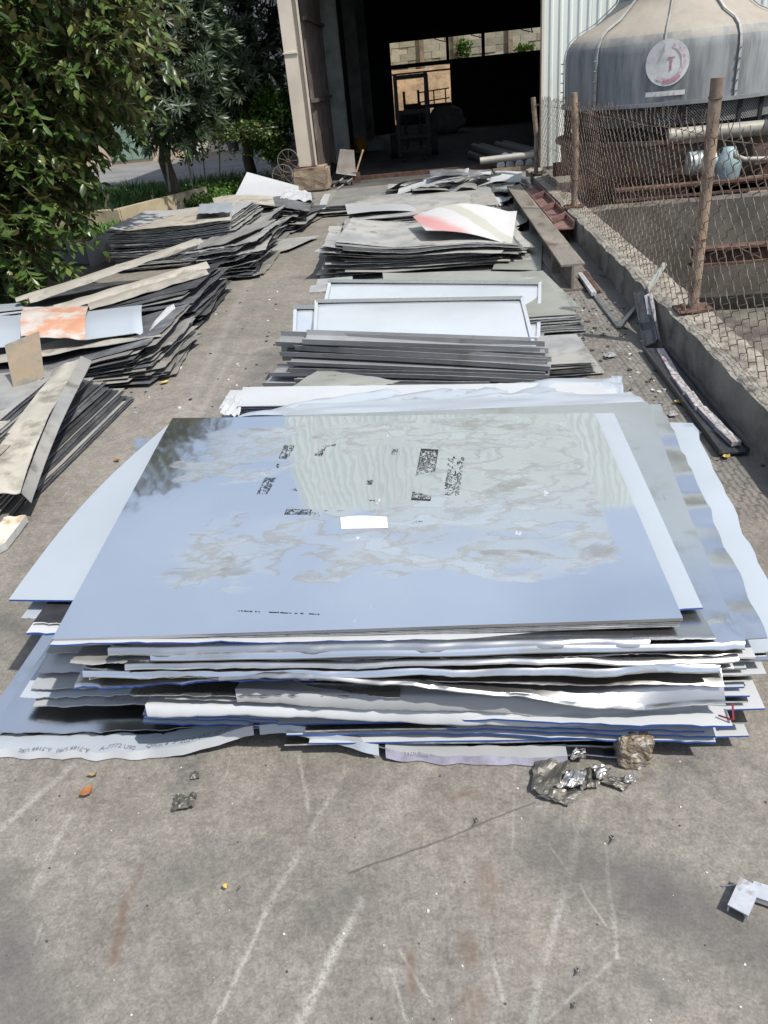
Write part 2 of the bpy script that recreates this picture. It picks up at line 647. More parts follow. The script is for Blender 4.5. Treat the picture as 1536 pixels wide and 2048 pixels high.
# low concrete wall with chipped rim (one continuous cast kerb wall)
def rough_strip(x0, x1, y0, y1, z0, z1, nx, ny, amp, seed, mats, name, parent=None, nz=3):
    mb = MB()
    vs, fs = [], []
    W = nx + 1
    def hz(x, y):
        return z1 + amp * n3(x * 6 + seed, y * 3.2, 1.7) + amp * .6 * n3(x * 19, y * 14, seed)
    for j in range(ny + 1):
        y = y0 + (y1 - y0) * j / ny
        for i in range(nx + 1):
            x = x0 + (x1 - x0) * i / nx
            z = hz(x, y)
            xx = x
            if i == 0:
                z -= .012 + .02 * abs(n3(y * 5, seed, 3))
                xx += amp * .8 * n3(y * 4, 9, seed)
            vs.append((xx, y, z))
    fs = [(j * W + i, j * W + i + 1, (j + 1) * W + i + 1, (j + 1) * W + i) for j in range(ny) for i in range(nx)]
    mb.add(vs, fs, 0)
    for side, i in ((0, 0), (1, nx)):
        col = []
        for j in range(ny + 1):
            q = vs[j * W + i]
            for k in range(nz + 1):
                z = q[2] + (z0 - q[2]) * k / nz
                off = amp * .5 * n3(q[1] * 5, z * 9, seed + 4) if 0 < k else 0
                col.append((q[0] + off, q[1], z))
        K = nz + 1
        f2 = [(j * K + k, (j + 1) * K + k, (j + 1) * K + k + 1, j * K + k + 1) for j in range(ny) for k in range(nz)]
        if side:
            f2 = [f[::-1] for f in f2]
        mb.add(col, f2, 1)
    for j, flip in ((0, False), (ny, True)):
        row = [vs[j * W + i] for i in range(W)]
        ev = row + [(p[0], p[1], z0) for p in row]
        f3 = [(i, i + W, i + W + 1, i + 1) for i in range(nx)]
        mb.add(ev, [f[::-1] for f in f3] if flip else f3, 1)
    return mb.build(name, mats, parent, smooth=False)


wall = rough_strip(WX, PIT[0] - .002, -1.0, 16.6, -.02, WH, 6, 220, .022, 2.0, [M_CONCTOP, M_CONC], 'low_concrete_wall')
tag(wall, 'long low chipped concrete kerb wall carrying the wire fence along the right', 'wall')
M_SLAB = mat('dirty_broken_concrete', (.125, .112, .09), .95, 0, .35, 4, .02, 14, dirt=((.07, .06, .05), 3.5, .46, .62), kind='World')
slab = rough_strip(PIT[0] + .003, 9, -1.0, PIT[1] - .004, -.02, WH - .02, 30, 36, .03, 5.0, [M_SLAB, M_CONC], 'rough_concrete_slab')
tag(slab, 'rough broken concrete slab behind the wire fence at the right edge', 'slab')
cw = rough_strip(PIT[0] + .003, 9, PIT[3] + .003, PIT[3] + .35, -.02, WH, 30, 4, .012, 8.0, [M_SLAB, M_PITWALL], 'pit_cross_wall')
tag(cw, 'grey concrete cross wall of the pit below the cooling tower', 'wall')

# ------------------------------------------------------------------ fence
M_RUST = mat('rusty_pipe', (.19, .145, .11), .8, .1, .35, 8, .003, 60, dirt=((.30, .22, .155), 5, .45, .62))
M_RUST2 = mat('dark_rust', (.10, .055, .04), .85, .1, .4, 9, .003, 70)
M_WIRE = mat('galvanised_wire', (.21, .165, .13), .6, .4, .4, 14, dirt=((.12, .07, .045), 6, .45, .6))
fence = empty('wire_fence', (1.86, 8, WH))
tag(fence, 'rusty hexagonal wire mesh fence with pipe posts on the low wall', 'fence')
posts = [((1385, 622), (1435, 155), .042), ((1148, 415), (1148, 185), .042), ((1072, 350), (1066, 195), .04)]
post_xy = []
for (bx, tx, r) in posts:
    b_ = P(*bx, WH)
    t_ = PY(*tx, b_.y)
    post_xy.append((b_.x, b_.y, t_.z))
    mb = MB().tube([(b_.x, b_.y, WH), (b_.x + .004, b_.y, (WH + t_.z) / 2), (t_.x, b_.y, t_.z)], [r, r * 1.02, r * 1.08], 10)
    po = mb.build('post', M_RUST, fence, smooth=False, autos=.9)
    mb = MB().box((b_.x - .13, b_.y - .10, WH + .012), (b_.x + .13, b_.y + .10, WH + .028), jit=.006)
    for sx in (-.09, .09):
        mb.tube([(b_.x + sx, b_.y - .05, WH + .02), (b_.x + sx, b_.y - .05, WH + .06)], .012, 6)
    mb.build('base_plate', M_RUST2, po)
    mb = MB()
    for zz in (t_.z - .12, t_.z - .62, t_.z - 1.05):
        mb.torus((b_.x, b_.y, zz), r * 1.12, .004, Matrix.Rotation(.15, 3, 'X'), 12, 4)
    mb.build('tie_wire', M_RUST2, po)
mb = MB()
FX = 1.90
pitch, per = .088, .135
ys = np.arange(3.2, 15.0, pitch)
for i, yy in enumerate(ys):
    top = 1.62 - .012 * (yy - 5.8) + .02 * math.sin(yy * 2.1)
    ph = 0 if i % 2 == 0 else per / 2
    pts = []
    z = WH - .03
    nst = int((top - z) / (per / 6)) + 1
    for q in range(nst):
        zz = z + q * per / 6
        t = ((zz + ph) % per) / per
        s = 1 if t < .5 else -1
        # flat hexagonal zigzag: straight twist, slanted leg
        w = (t % .5) * 2
        a = s * min(1.0, max(-1.0, math.sin(w * math.pi) * 1.35))
        wob = .022 * n3(yy * 1.3, zz * 1.7, 3) + .01 * n3(yy * 6, zz * 6, 5)
        bulge = .045 * n3(yy * .7, zz * .9, 9) + (.03 if yy < 5.8 else 0) * math.sin(zz * 2)
        pts.append((FX + bulge + .008 * math.cos(w * math.pi), yy + a * pitch * .5 + wob, zz))
    ex = rr(.0, .07)
    pts.append((pts[-1][0] + rr(-.01, .01), yy + rr(-.02, .02), pts[-1][2] + .03 + ex))
    mb.tube(pts, .0031, 4, cap=False)
mb.build('wire_mesh', M_WIRE, fence)
# a loose horizontal wire
mb = MB()
for zz in (1.55, .95):
    mb.tube([(FX, y, zz - .012 * (y - 5.8) + .01 * math.sin(y * 3)) for y in np.arange(3.2, 15, .4)], .003, 4)
mb.build('line_wire', M_WIRE, fence)

# ------------------------------------------------------------------ warehouse
M_CREAM = mat('cream_painted_steel', (.60, .54, .45), .5, 0, .10, 1.5, .0006, 20, dirt=((.30, .22, .15), 3, .62, .8))
M_CLAD = mat('pale_cladding', (.70, .74, .69), .42, .15, .06, 1.2, kind='World', dirt=((.42, .42, .38), 1.1, .55, .8), stretch=(1, 1, .25))
M_BROWNWALL = mat('brown_ribbed_wall', (.085, .066, .058), .7, 0, .3, 2, kind='World', dirt=((.15, .125, .11), 3, .5, .7))
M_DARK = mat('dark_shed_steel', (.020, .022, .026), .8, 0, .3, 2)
M_DARKC = mat('shed_column_steel', (.20, .22, .21), .7, 0, .3, 2)
M_PED = mat('pedestal_concrete', (.27, .21, .15), .9, 0, .28, 3, .012, 18, dirt=((.13, .105, .08), 2.4, .5, .68))
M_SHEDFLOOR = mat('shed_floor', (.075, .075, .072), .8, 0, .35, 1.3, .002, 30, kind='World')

WY = 18.75
wh = empty('warehouse', (0, WY, 0))
tag(wh, 'large dark open warehouse with cream column and pale ribbed cladding', 'warehouse')


def ribbed(x_a, x_b, z0, z1, y, depth=.028, per=.19, axis='x', t=.0):
    """trapezoid-ribbed sheet in the xz plane (or yz with axis 'y')"""
    prof = []
    x = x_a
    while x < x_b - 1e-6:
        for dx, dd in ((0, 0), (.55, 0), (.68, 1), (.87, 1)):
            xx = x + dx * per
            if xx <= x_b:
                prof.append((xx, dd))
        x += per
    prof.append((x_b, 0))
    vs = []
    for xx, dd in prof:
        for z in (z0, z1):
            vs.append((xx, y - dd * depth, z) if axis == 'x' else (y + dd * depth, xx, z))
    fs = [(2 * i, 2 * i + 2, 2 * i + 3, 2 * i + 1) for i in range(len(prof) - 1)]
    return vs, fs


CL0 = 2.40
for i in range(7):
    xa = CL0 + i * .95
    mb = MB().add(*ribbed(xa, xa + .945, .06, 10.4, WY))
    mb.build('cladding_panel', M_CLAD, wh)
for i in range(7):
    xa = -4.1 + i * (6.49 / 7)
    mb = MB().add(*ribbed(xa, xa + 6.49 / 7 - .004, 4.3, 10.4, WY - .002 * (i % 2)))
    mb.build('cladding_panel', M_CLAD, wh)
# jamb flashing, plinth, roof, sides and back
MB().box((CL0 - .05, WY - .04, 0), (CL0 - .002, WY + .2, 4.3)).build('door_jamb', M_CREAM, wh)
MB().box((CL0, WY + .005, 0), (9.0, WY + .22, .06)).build('plinth', M_PED, wh)
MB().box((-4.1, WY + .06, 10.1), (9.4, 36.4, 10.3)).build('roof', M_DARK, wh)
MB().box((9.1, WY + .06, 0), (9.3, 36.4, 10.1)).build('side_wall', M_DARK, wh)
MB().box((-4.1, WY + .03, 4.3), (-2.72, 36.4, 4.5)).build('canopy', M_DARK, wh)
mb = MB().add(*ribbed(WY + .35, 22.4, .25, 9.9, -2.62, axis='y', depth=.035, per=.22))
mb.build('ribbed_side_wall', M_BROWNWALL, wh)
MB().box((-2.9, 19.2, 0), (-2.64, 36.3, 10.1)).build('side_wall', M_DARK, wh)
for zz in (1.75, 3.3):
    MB().box((-2.61, WY + .4, zz), (-2.50, 22.4, zz + .07)).build('girt', M_BROWNWALL, wh)
for yy in (22.6, 28.5, 33):
    mb = MB().box((-2.60, yy, 0), (-2.22, yy + .03, 9.9)).box((-2.60, yy + .3, 0), (-2.22, yy + .33, 9.9)).box((-2.42, yy + .03, 0), (-2.40, yy + .3, 9.9))
    mb.build('inner_column', M_DARKC, wh)
MB().box((-2.5, 28.2, 0), (-1.6, 29.1, .3)).build('column_footing', M_DARKC, wh)
# back wall with a window band and a tall opening
YB = 36.0
za, zt = 2.45, 3.25
bw = MB()
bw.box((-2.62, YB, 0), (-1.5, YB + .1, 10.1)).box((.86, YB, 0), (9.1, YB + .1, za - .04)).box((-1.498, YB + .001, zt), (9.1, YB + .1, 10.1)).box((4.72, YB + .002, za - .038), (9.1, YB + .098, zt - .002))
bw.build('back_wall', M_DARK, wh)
for xa, xb in ((.74, .86), (2.15, 2.28), (4.55, 4.64)):
    MB().box((xa, YB - .02, za), (xb, YB + .07, zt)).build('mullion', M_DARK, wh)
mb = MB().box((-1.5, YB - .03, za - .12), (4.7, YB - .005, za + .03)).box((-1.5, YB - .03, za - .34), (.86, YB - .005, za - .28))
mb.build('transom', M_DARK, wh)
for xa in (.3, 1.75, 3.7):
    MB().bar((xa, YB - .1, zt - .02), (xa + .4, YB - .5, zt - .16), .03, .03).bar((xa + .4, YB - .1, zt - .02), (xa + .4, YB - .5, zt - .16), .03, .03).build('window_stay', M_DARK, wh)
# cream column on its concrete pedestal
mb = MB()
mb.box((-3.00, 18.66, .5), (-2.72, 18.69, 4.29)).box((-2.87, 18.69, .5), (-2.845, 18.99, 4.29)).box((-3.0, 18.99, .5), (-2.72, 19.02, 4.29))
mb.build('steel_column', M_CREAM, wh)
MB().box((-2.72, 18.78, .52), (-2.63, 18.86, 4.29)).build('door_post', M_CREAM, wh)
MB().box((-2.628, 18.70, .52), (-2.605, 18.86, 4.29)).build('edge_angle', M_CREAM, wh)
pz = PY(590, 105, 18.66).z
MB().box((-3.02, 18.63, pz - .015), (-2.70, 18.658, pz + .015)).build('splice_plate', M_CREAM, wh)
mb = MB().box((-3.07, 18.60, .5), (-2.62, 19.08, .525))
mb.build('base_plate', M_RUST2, wh)
bm = bmesh.new()
bmesh.ops.create_cube(bm, size=1)
for v in bm.verts:
    v.co = Vector((v.co.x * .80 - 2.77, v.co.y * .8 + 18.82, v.co.z * .50 + .25))
bmesh.ops.bevel(bm, geom=bm.edges[:], offset=.05, segments=2, affect='EDGES')
bmesh.ops.subdivide_edges(bm, edges=bm.edges[:], cuts=3, use_grid_fill=True)
for v in bm.verts:
    k = .03 * n3(v.co.x * 5, v.co.y * 5, v.co.z * 5) + .012 * n3(v.co.x * 17, v.co.y * 17, v.co.z * 17)
    v.co += Vector((k, k, -abs(k) * .5))
mb = MB().add([v.co for v in bm.verts], [[v.index for v in f.verts] for f in bm.faces])
bm.free()
mb.build('pedestal', M_PED, wh)
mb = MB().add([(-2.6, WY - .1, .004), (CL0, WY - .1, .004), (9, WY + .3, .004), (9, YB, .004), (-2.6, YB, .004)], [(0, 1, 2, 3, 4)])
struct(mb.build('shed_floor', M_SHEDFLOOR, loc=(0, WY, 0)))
for yy, zz in ((19.95, .05),):
    tag(MB().bar((-1.9, yy, zz), (1.9, yy, zz), .08, .09).build('floor_rail', M_RUST2), 'rusty floor rail across the dark shed doorway', 'rail')

# ------------------------------------------------------------------ behind the shed
M_BLOCK = mat('grey_block', (.40, .37, .29), .9, 0, .25, 2, .004, 20, rnd=.22, dirt=((.20, .19, .15), 2.2, .5, .7))
M_EARTH = mat('orange_earth', (.25, .165, .10), .95, 0, .35, 1.6, .08, 6, kind='World', dirt=((.25, .20, .12), 2.4, .5, .65))
bwl = empty('block_wall', (0, 45, 0))
tag(bwl, 'weathered grey block wall seen through the shed back windows', 'wall')
bms = {}
for w in (.78,):
    m0 = MB().box((-w / 2, 0, 0), (w / 2, .3, .29))
    b0 = m0.build('block', M_BLOCK, loc=(0, 0, 0))
first = True
row = 0
zz = 1.5
while zz < 4.2:
    xx = -3.4 + (row % 2) * .4
    while xx < 7.2:
        if first:
            o = b0
            first = False
        else:
            o = b0.copy()
            COL.objects.link(o)
        o.parent = bwl
        o.location = (xx, rr(-.02, .02), zz + rr(-.003, .003))
        xx += .80
    zz += .30
    row += 1
MB().box((-3.8, 45.03, .2), (7.6, 45.28, 4.25)).build('mortar', M_BLOCK, bwl)
for xx in (1.3, 4.0, -.4):
    MB().box((xx, 44.85, 0), (xx + .22, 44.98, 4.3)).build('pier', M_PED, bwl)
mb = MB()
W = 25
vs = []
for j in range(9):
    for i in range(W):
        x = -5 + i * .55
        y = 41.0 + j * .42
        vs.append((x, y, min(2.3, j * .34) + .22 * n3(x * .9, y * .9, 2) + .1 * n3(x * 3, y * 3, 4) if j else -.05))
mb.add(vs, [(j * W + i, j * W + i + 1, (j + 1) * W + i + 1, (j + 1) * W + i) for j in range(8) for i in range(W - 1)])
struct(mb.build('earth_bank', M_EARTH, loc=(0, 42, 0)))

# ------------------------------------------------------------------ cooling tower
M_FRP = mat('grey_fibreglass', (.20, .215, .225), .6, 0, .22, 1.6, .001, 20, kind='World', stretch=(1, 1, .4))
mtf = bpy.data.materials.new('dusty_fibreglass')
mtf.use_nodes = True
nt = mtf.node_tree
bb = nt.nodes['Principled BSDF']
co = _coord(nt, 'World')
co2 = _coord(nt, 'World', (4, 4, .5))
geo = nt.nodes.new('ShaderNodeNewGeometry')
sx = nt.nodes.new('ShaderNodeSeparateXYZ')
nt.links.new(geo.outputs['True Normal'], sx.inputs[0])
base = _mix(nt, _step(nt, _noise(nt, co2, 1.3, 8, .7), .35, .68), (.13, .142, .15), (.265, .275, .275))
base = _mix(nt, _math(nt, 'MULTIPLY', _step(nt, _noise(nt, _coord(nt, 'World', (9, 9, .6)), 1.6, 6, .7), .52, .72), .5), base, (.30, .29, .265))
dn = _math(nt, 'ADD', sx.outputs['Z'], _math(nt, 'MULTIPLY_ADD', _noise(nt, co, 2.5, 6, .6), .9, -.45))
c = _mix(nt, _math(nt, 'MULTIPLY', _step(nt, dn, .30, .80), .70), base, (.36, .31, .24))     # settled dust lies on upward faces
nt.links.new(c, bb.inputs['Base Color'])
bb.inputs['Roughness'].default_value = .65
M_FLANGE = mat('pale_grey_flange', (.34, .345, .335), .6, 0, .2, 5)
TC = (3.76, 14.0)
TR = 1.62
zr, zs, zl = 1.42, 2.06, .93
tw = empty('cooling_tower', (TC[0], TC[1], 0))
tag(tw, 'big round grey fibreglass cooling tower with dusty shoulders behind the fence', 'cooling tower')
prof = [(TR, zr), (TR, zs), (TR - .02, zs + .12), (TR - .08, zs + .22), (TR - .19, zs + .31), (TR - .45, zs + .43), (.95, zs + .60), (.86, zs + .68), (.82, zs + .80), (.82, zs + 1.25)]
mb = MB().lathe(prof, 64, (TC[0], TC[1], 0))
mb.build('casing', mtf, tw, autos=.6)
lip = MB().lathe([(TR + .01, zr - .03), (TR + .055, zr - .03), (TR + .055, zr + .02), (TR + .01, zr + .02)], 64, (TC[0], TC[1], 0))
lip.build('casing_rim', M_FRP, tw)
angs = [math.radians(a) for a in (172, 215, 236.5, 258, 278, 303, 330)]
# flanges where the moulded panels are bolted together: pairs of raised ribs with bolts
toC = math.atan2(-TC[1], -TC[0])
for dA in (-1.30, -.62, .0, .62, 1.25):
    a = toC + math.radians(-4) + dA
    mb = MB()
    for i in range(len(prof) - 2):
        for (r0, z0), (r1, z1) in ((prof[i], prof[i + 1]),):
            p0 = (TC[0] + (r0 + .022) * math.cos(a), TC[1] + (r0 + .022) * math.sin(a), z0 + (.022 if i > 2 else 0))
            p1 = (TC[0] + (r1 + .022) * math.cos(a), TC[1] + (r1 + .022) * math.sin(a), z1 + (.022 if i + 1 > 2 else 0))
            wd = .012 if abs(dA) < .01 else .035
            if abs(dA) < .01 and z1 < zs + .1:
                continue
            mb.bar(p0, p1, wd, .014, up=(math.cos(a), math.sin(a), .3))
    rib = mb.build('seam_flange', M_FLANGE, tw)
    if abs(dA) > .01:
        mb = MB()
        for i in range(7):
            z0 = zr + .08 + i * .13
            if z0 < zs + .05:
                mb.tube([(TC[0] + (TR + .03) * math.cos(a), TC[1] + (TR + .03) * math.sin(a), z0), (TC[0] + (TR + .07) * math.cos(a), TC[1] + (TR + .07) * math.sin(a), z0)], .009, 6)
        mb.build('bolt', M_FRP, rib)
# dark fill behind the air-inlet netting
M_FILL = mat('dark_fill', (.018, .02, .02), .9, 0, .3, 4)
MB().lathe([(TR - .16, zl - .05), (TR - .16, zr + .02)], 40, (TC[0], TC[1], 0)).build('fill_pack', M_FILL, tw)
M_NET = mat('pale_netting', (.24, .25, .245), .8, 0, .2, 6)
mb = MB()
for sgn in (1, -1):
    for i in range(130):
        t0 = toC - 1.7 + i * 3.4 / 130
        pts = []
        for q in range(7):
            z0 = zr - .03 - q * (.26 / 6)
            aa = t0 + sgn * q * .0285
            pts.append((TC[0] + (TR - .05) * math.cos(aa), TC[1] + (TR - .05) * math.sin(aa), z0))
        mb.tube(pts, .0045, 3, cap=False)
mb.build('air_inlet_netting', M_NET, tw)
for i in range(14):
    a = toC - 1.7 + i * .26
    MB().bar((TC[0] + (TR - .03) * math.cos(a), TC[1] + (TR - .03) * math.sin(a), zl), (TC[0] + (TR - .03) * math.cos(a), TC[1] + (TR - .03) * math.sin(a), zr - .01), .05, .03).build('stanchion', M_DARK, tw)
mb = MB().lathe([(TR + .09, zl + .03), (TR + .13, zl + .03), (TR + .13, zl - .03), (TR + .05, zl - .05), (TR + .02, zl - .45), (TR - .25, zl - .60), (.6, zl - .66), (.3, zl - .66)], 56, (TC[0], TC[1], 0))
mb.build('basin', mat('stained_basin', (.075, .06, .05), .8, 0, .4, 3, dirt=((.13, .075, .045), 4, .5, .65)), tw, autos=.6)
for i in range(6):
    a = i * math.pi / 3 + .3
    MB().bar((TC[0] + 1.3 * math.cos(a), TC[1] + 1.3 * math.sin(a), 0.02), (TC[0] + 1.3 * math.cos(a), TC[1] + 1.3 * math.sin(a), zl - .28), .12, .12).build('leg', M_RUST2, tw)
for yy in (12.95, 14.9):
    MB().box((2.1, yy, .30), (5.6, yy + .12, .52)).build('support_beam', M_RUST2, tw)
# round emblem and name plate on the casing
lp = PY(1335, 122, 12.45)
la = math.atan2(lp.y - TC[1], lp.x - TC[0])
cx, cy = math.cos(la), math.sin(la)
M_DISC = mat('faded_white_sign', (.62, .62, .60), .5, 0, .12, 9, dirt=((.42, .40, .38), 12, .58, .7))
M_PINK = mat('faded_red_print', (.46, .24, .29), .6, 0, .35, 22)
M_PALEPINK = mat('washed_pink_print', (.58, .48, .51), .6, 0, .25, 25)


def curved_patch(fn, mt_, name, parent, off):
    """fn yields (list of 2-D polygons in s (along), z) wrapped round the casing at radius TR+off"""
    mb = MB()
    for poly in fn:
        mb.add([(TC[0] + (TR + off) * math.cos(la + s / TR), TC[1] + (TR + off) * math.sin(la + s / TR), z) for s, z in poly], [tuple(range(len(poly)))])
    return mb.build(name, mt_, parent)


lz = lp.z - .02
R1 = .285


def ringpolys(ra, rb, a0=0, a1=2 * math.pi, n=40, cut=False):
    for i in range(n):
        t0, t1 = a0 + (a1 - a0) * i / n, a0 + (a1 - a0) * (i + 1) / n
        def q(r, t):
            s, z = r * math.cos(t), r * math.sin(t)
            return (s, lz + z)
        yield [q(ra, t0), q(rb, t0), q(rb, t1), q(ra, t1)]


em = curved_patch(ringpolys(.0, R1), M_DISC, 'round_emblem', tw, .012)
mbr = MB().add([(TC[0] + (TR + o_) * math.cos(la + R1 * math.cos(t) / TR), TC[1] + (TR + o_) * math.sin(la + R1 * math.cos(t) / TR), lz + R1 * math.sin(t)) for o_ in (.001, .012) for t in [2 * math.pi * i / 40 for i in range(40)]],
               [(i, (i + 1) % 40, 40 + (i + 1) % 40, 40 + i) for i in range(40)])
mbr.build('emblem_edge', M_DISC, em)
curved_patch(ringpolys(.185, .235, -2.2, 1.3), M_PALEPINK, 'faded_ring', em, .0145)
curved_patch(ringpolys(.205, .255, -1.75, -.75, 14), M_PINK, 'red_arc', em, .0165)
def rect(s0, s1, z0, z1):
    return [(s0, z0), (s1, z0), (s1, z1), (s0, z1)]
curved_patch([rect(.035, .058, lz - .10, lz + .06), rect(.0, .095, lz + .045, lz + .068)], M_PINK, 'letter_t', em, .0165)
pl = curved_patch([rect(-.26 + i * .052, -.208 + i * .052, lz - .405, lz - .345) for i in range(10)], M_DISC, 'name_plate', tw, .012)
# faded capitals on the plate
def glyphs():
    h0, h1 = lz - .398, lz - .352
    def E(x):
        return [rect(x, x + .008, h0, h1), rect(x + .008, x + .03, h0, h0 + .008), rect(x + .008, x + .03, h1 - .008, h1), rect(x + .008, x + .026, (h0 + h1) / 2 - .004, (h0 + h1) / 2 + .004)]
    def S(x):
        return [rect(x, x + .03, h0, h0 + .008), rect(x, x + .03, h1 - .008, h1), rect(x, x + .03, (h0 + h1) / 2 - .004, (h0 + h1) / 2 + .004), rect(x + .022, x + .03, h0, (h0 + h1) / 2), rect(x, x + .008, (h0 + h1) / 2, h1)]
    def T(x):
        return [rect(x, x + .032, h1 - .008, h1), rect(x + .012, x + .02, h0, h1 - .008)]
    def U(x):
        return [rect(x, x + .008, h0, h1), rect(x + .022, x + .03, h0, h1), rect(x + .008, x + .022, h0, h0 + .008)]
    def A(x):
        return [[(x, h0), (x + .009, h0), (x + .02, h1), (x + .013, h1)], [(x + .024, h0), (x + .033, h0), (x + .02, h1), (x + .013, h1)], rect(x + .008, x + .025, h0 + .012, h0 + .02)]
    return T(-.20) + E(-.13) + S(-.06) + U(.03) + A(.10)
curved_patch(glyphs(), M_PALEPINK, 'lettering', pl, .0155)

# pumps, pipes and steel beams under the tower
M_PUMP = mat('pale_blue_pump_paint', (.25, .34, .36), .5, 0, .2, 5, dirt=((.14, .10, .08), 6, .55, .7))
pm = empty('water_pump', (3.9, 11.9, WH))
tag(pm, 'pale blue pump with round motor seen through the fence beside the post', 'pump')
c0 = PY(1455, 335, 11.9)
mb = MB().lathe([(.0, -.20), (.13, -.20), (.16, -.14), (.175, 0), (.17, .1), (.10, .2), (.08, .26), (.0, .26)], 20, c0)
mb.build('volute', M_PUMP, pm, smooth=True)
MB().lathe([(.18, -.21), (.18, -.17), (.0, -.17)], 20, c0).build('flange', M_PUMP, pm)
c1 = PY(1405, 325, 12.0)
mb = MB().tube([c1 + Vector((-.2, 0, 0)), c1 + Vector((.16, 0, 0))], .15, 16)
mb.build('motor', mat('silver_motor', (.35, .36, .35), .45, .3, .3, 8), pm, autos=.7)
for i in range(5):
    MB().torus(c1 + Vector((-.16 + i * .07, 0, 0)), .155, .008, Matrix.Rotation(math.pi / 2, 3, 'Y'), 16, 4).build('cooling_fin', M_PUMP, pm)
MB().box((c0.x - .55, 11.7, WH - .01), (c0.x + .45, 12.2, c0.z - .2)).build('plinth', M_RUST2, pm)
M_PVC = mat('grey_pvc', (.30, .285, .24), .5, 0, .15, 3)
a_, b_ = PY(1425, 262, 12.3), PY(1500, 258, 12.3)
pp = MB().tube([a_ + Vector((-.6, .05, -.02)), b_ + Vector((.9, 0, 0))], .10, 16).build('grey_water_pipe', M_PVC, autos=.7)
tag(pp, 'thick grey horizontal water pipe below the tower beside the right post', 'pipe')
a_ = PY(1470, 312, 11.4)
pts = [a_ + Vector((0, 0, .06)), a_ + Vector((.0, 0, 0)), a_ + Vector((.12, -.02, -.05)), a_ + Vector((.5, -.05, -.07)), a_ + Vector((1.5, -.1, -.09))]
tag(MB().tube(pts, .033, 8).build('bent_grey_hose', M_PVC, smooth=True), 'bent grey hose crossing at the right edge below the tower', 'hose')
for i, (xa, yy, zz, hh, lab) in enumerate(((2.5, 11.62, WH, .16, 'rusty steel beam lying on the pit cross wall below the tower'), (3.2, 10.2, -.35, .22, 'rusty beam spanning the dark pit behind the right fence post'))):
    mb = MB().box((xa, yy, zz), (7.5, yy + .2, zz + .03)).box((xa, yy + .08, zz + .03), (7.5, yy + .11, zz + hh - .03)).box((xa, yy, zz + hh - .03), (7.5, yy + .2, zz + hh))
    tag(mb.build('rusty_steel_beam', M_RUST2), lab, 'beam')
cab = MB().box((4.95, 11.5, WH), (5.6, 12.2, 1.45)).box((4.9, 11.45, 1.45), (5.65, 12.25, 1.62))
tag(cab.build('grey_outlet_box', M_FRP), 'grey box housing standing right of the cooling tower rim', 'housing')

# ================================================================== GARDEN, TREES, FAR BUILDINGS
M_SOIL = mat('garden_soil', (.085, .065, .045), .95, 0, .4, 3, .03, 14, kind='World', dirt=((.05, .075, .025), 1.3, .45, .6))
M_ROAD = mat('far_road', (.17, .17, .17), .85, 0, .2, .8, kind='World')
M_KERB = mat('cream_render', (.44, .37, .25), .85, 0, .2, 2, .006, 22, dirt=((.22, .19, .13), 2.5, .52, .7))
K = [Vector((-12.5, 16.9, 0)), Vector((-6.2, 15.75, 0)), Vector((-5.15, 18.3, 0)), Vector((-4.3, 21.5, 0))]
mb = MB().add([(-30, 12.6, .006), (-5.6, 12.6, .006), (-5.3, 15.5, .006), (-4.1, 21.5, .006), (-4.0, 23.5, .006), (-30, 22.5, .006)], [(0, 1, 2, 3, 4, 5)])
struct(mb.build('garden_bed', M_SOIL, loc=(-8, 16, 0)))
mb = MB().add([(-60, 23.6, .010), (-3.6, 24.3, .010), (-3.6, 31.0, .010), (-60, 34, .010)], [(0, 1, 2, 3)])
struct(mb.build('road', M_ROAD, loc=(-20, 28, 0)))
for i in range(2):
    mb = MB().bar(K[i] + Vector((0, 0, .16)), K[i + 1] + Vector((0, 0, .16)) + (K[i + 1] - K[i]).normalized() * .04, .12, .33 + .012 * i)
    tag(mb.build('garden_kerb', M_KERB), ['long cream rendered garden kerb left of the stakes, below the tree trunk', 'short cream rendered garden kerb running back behind the grey piles'][i], 'kerb')


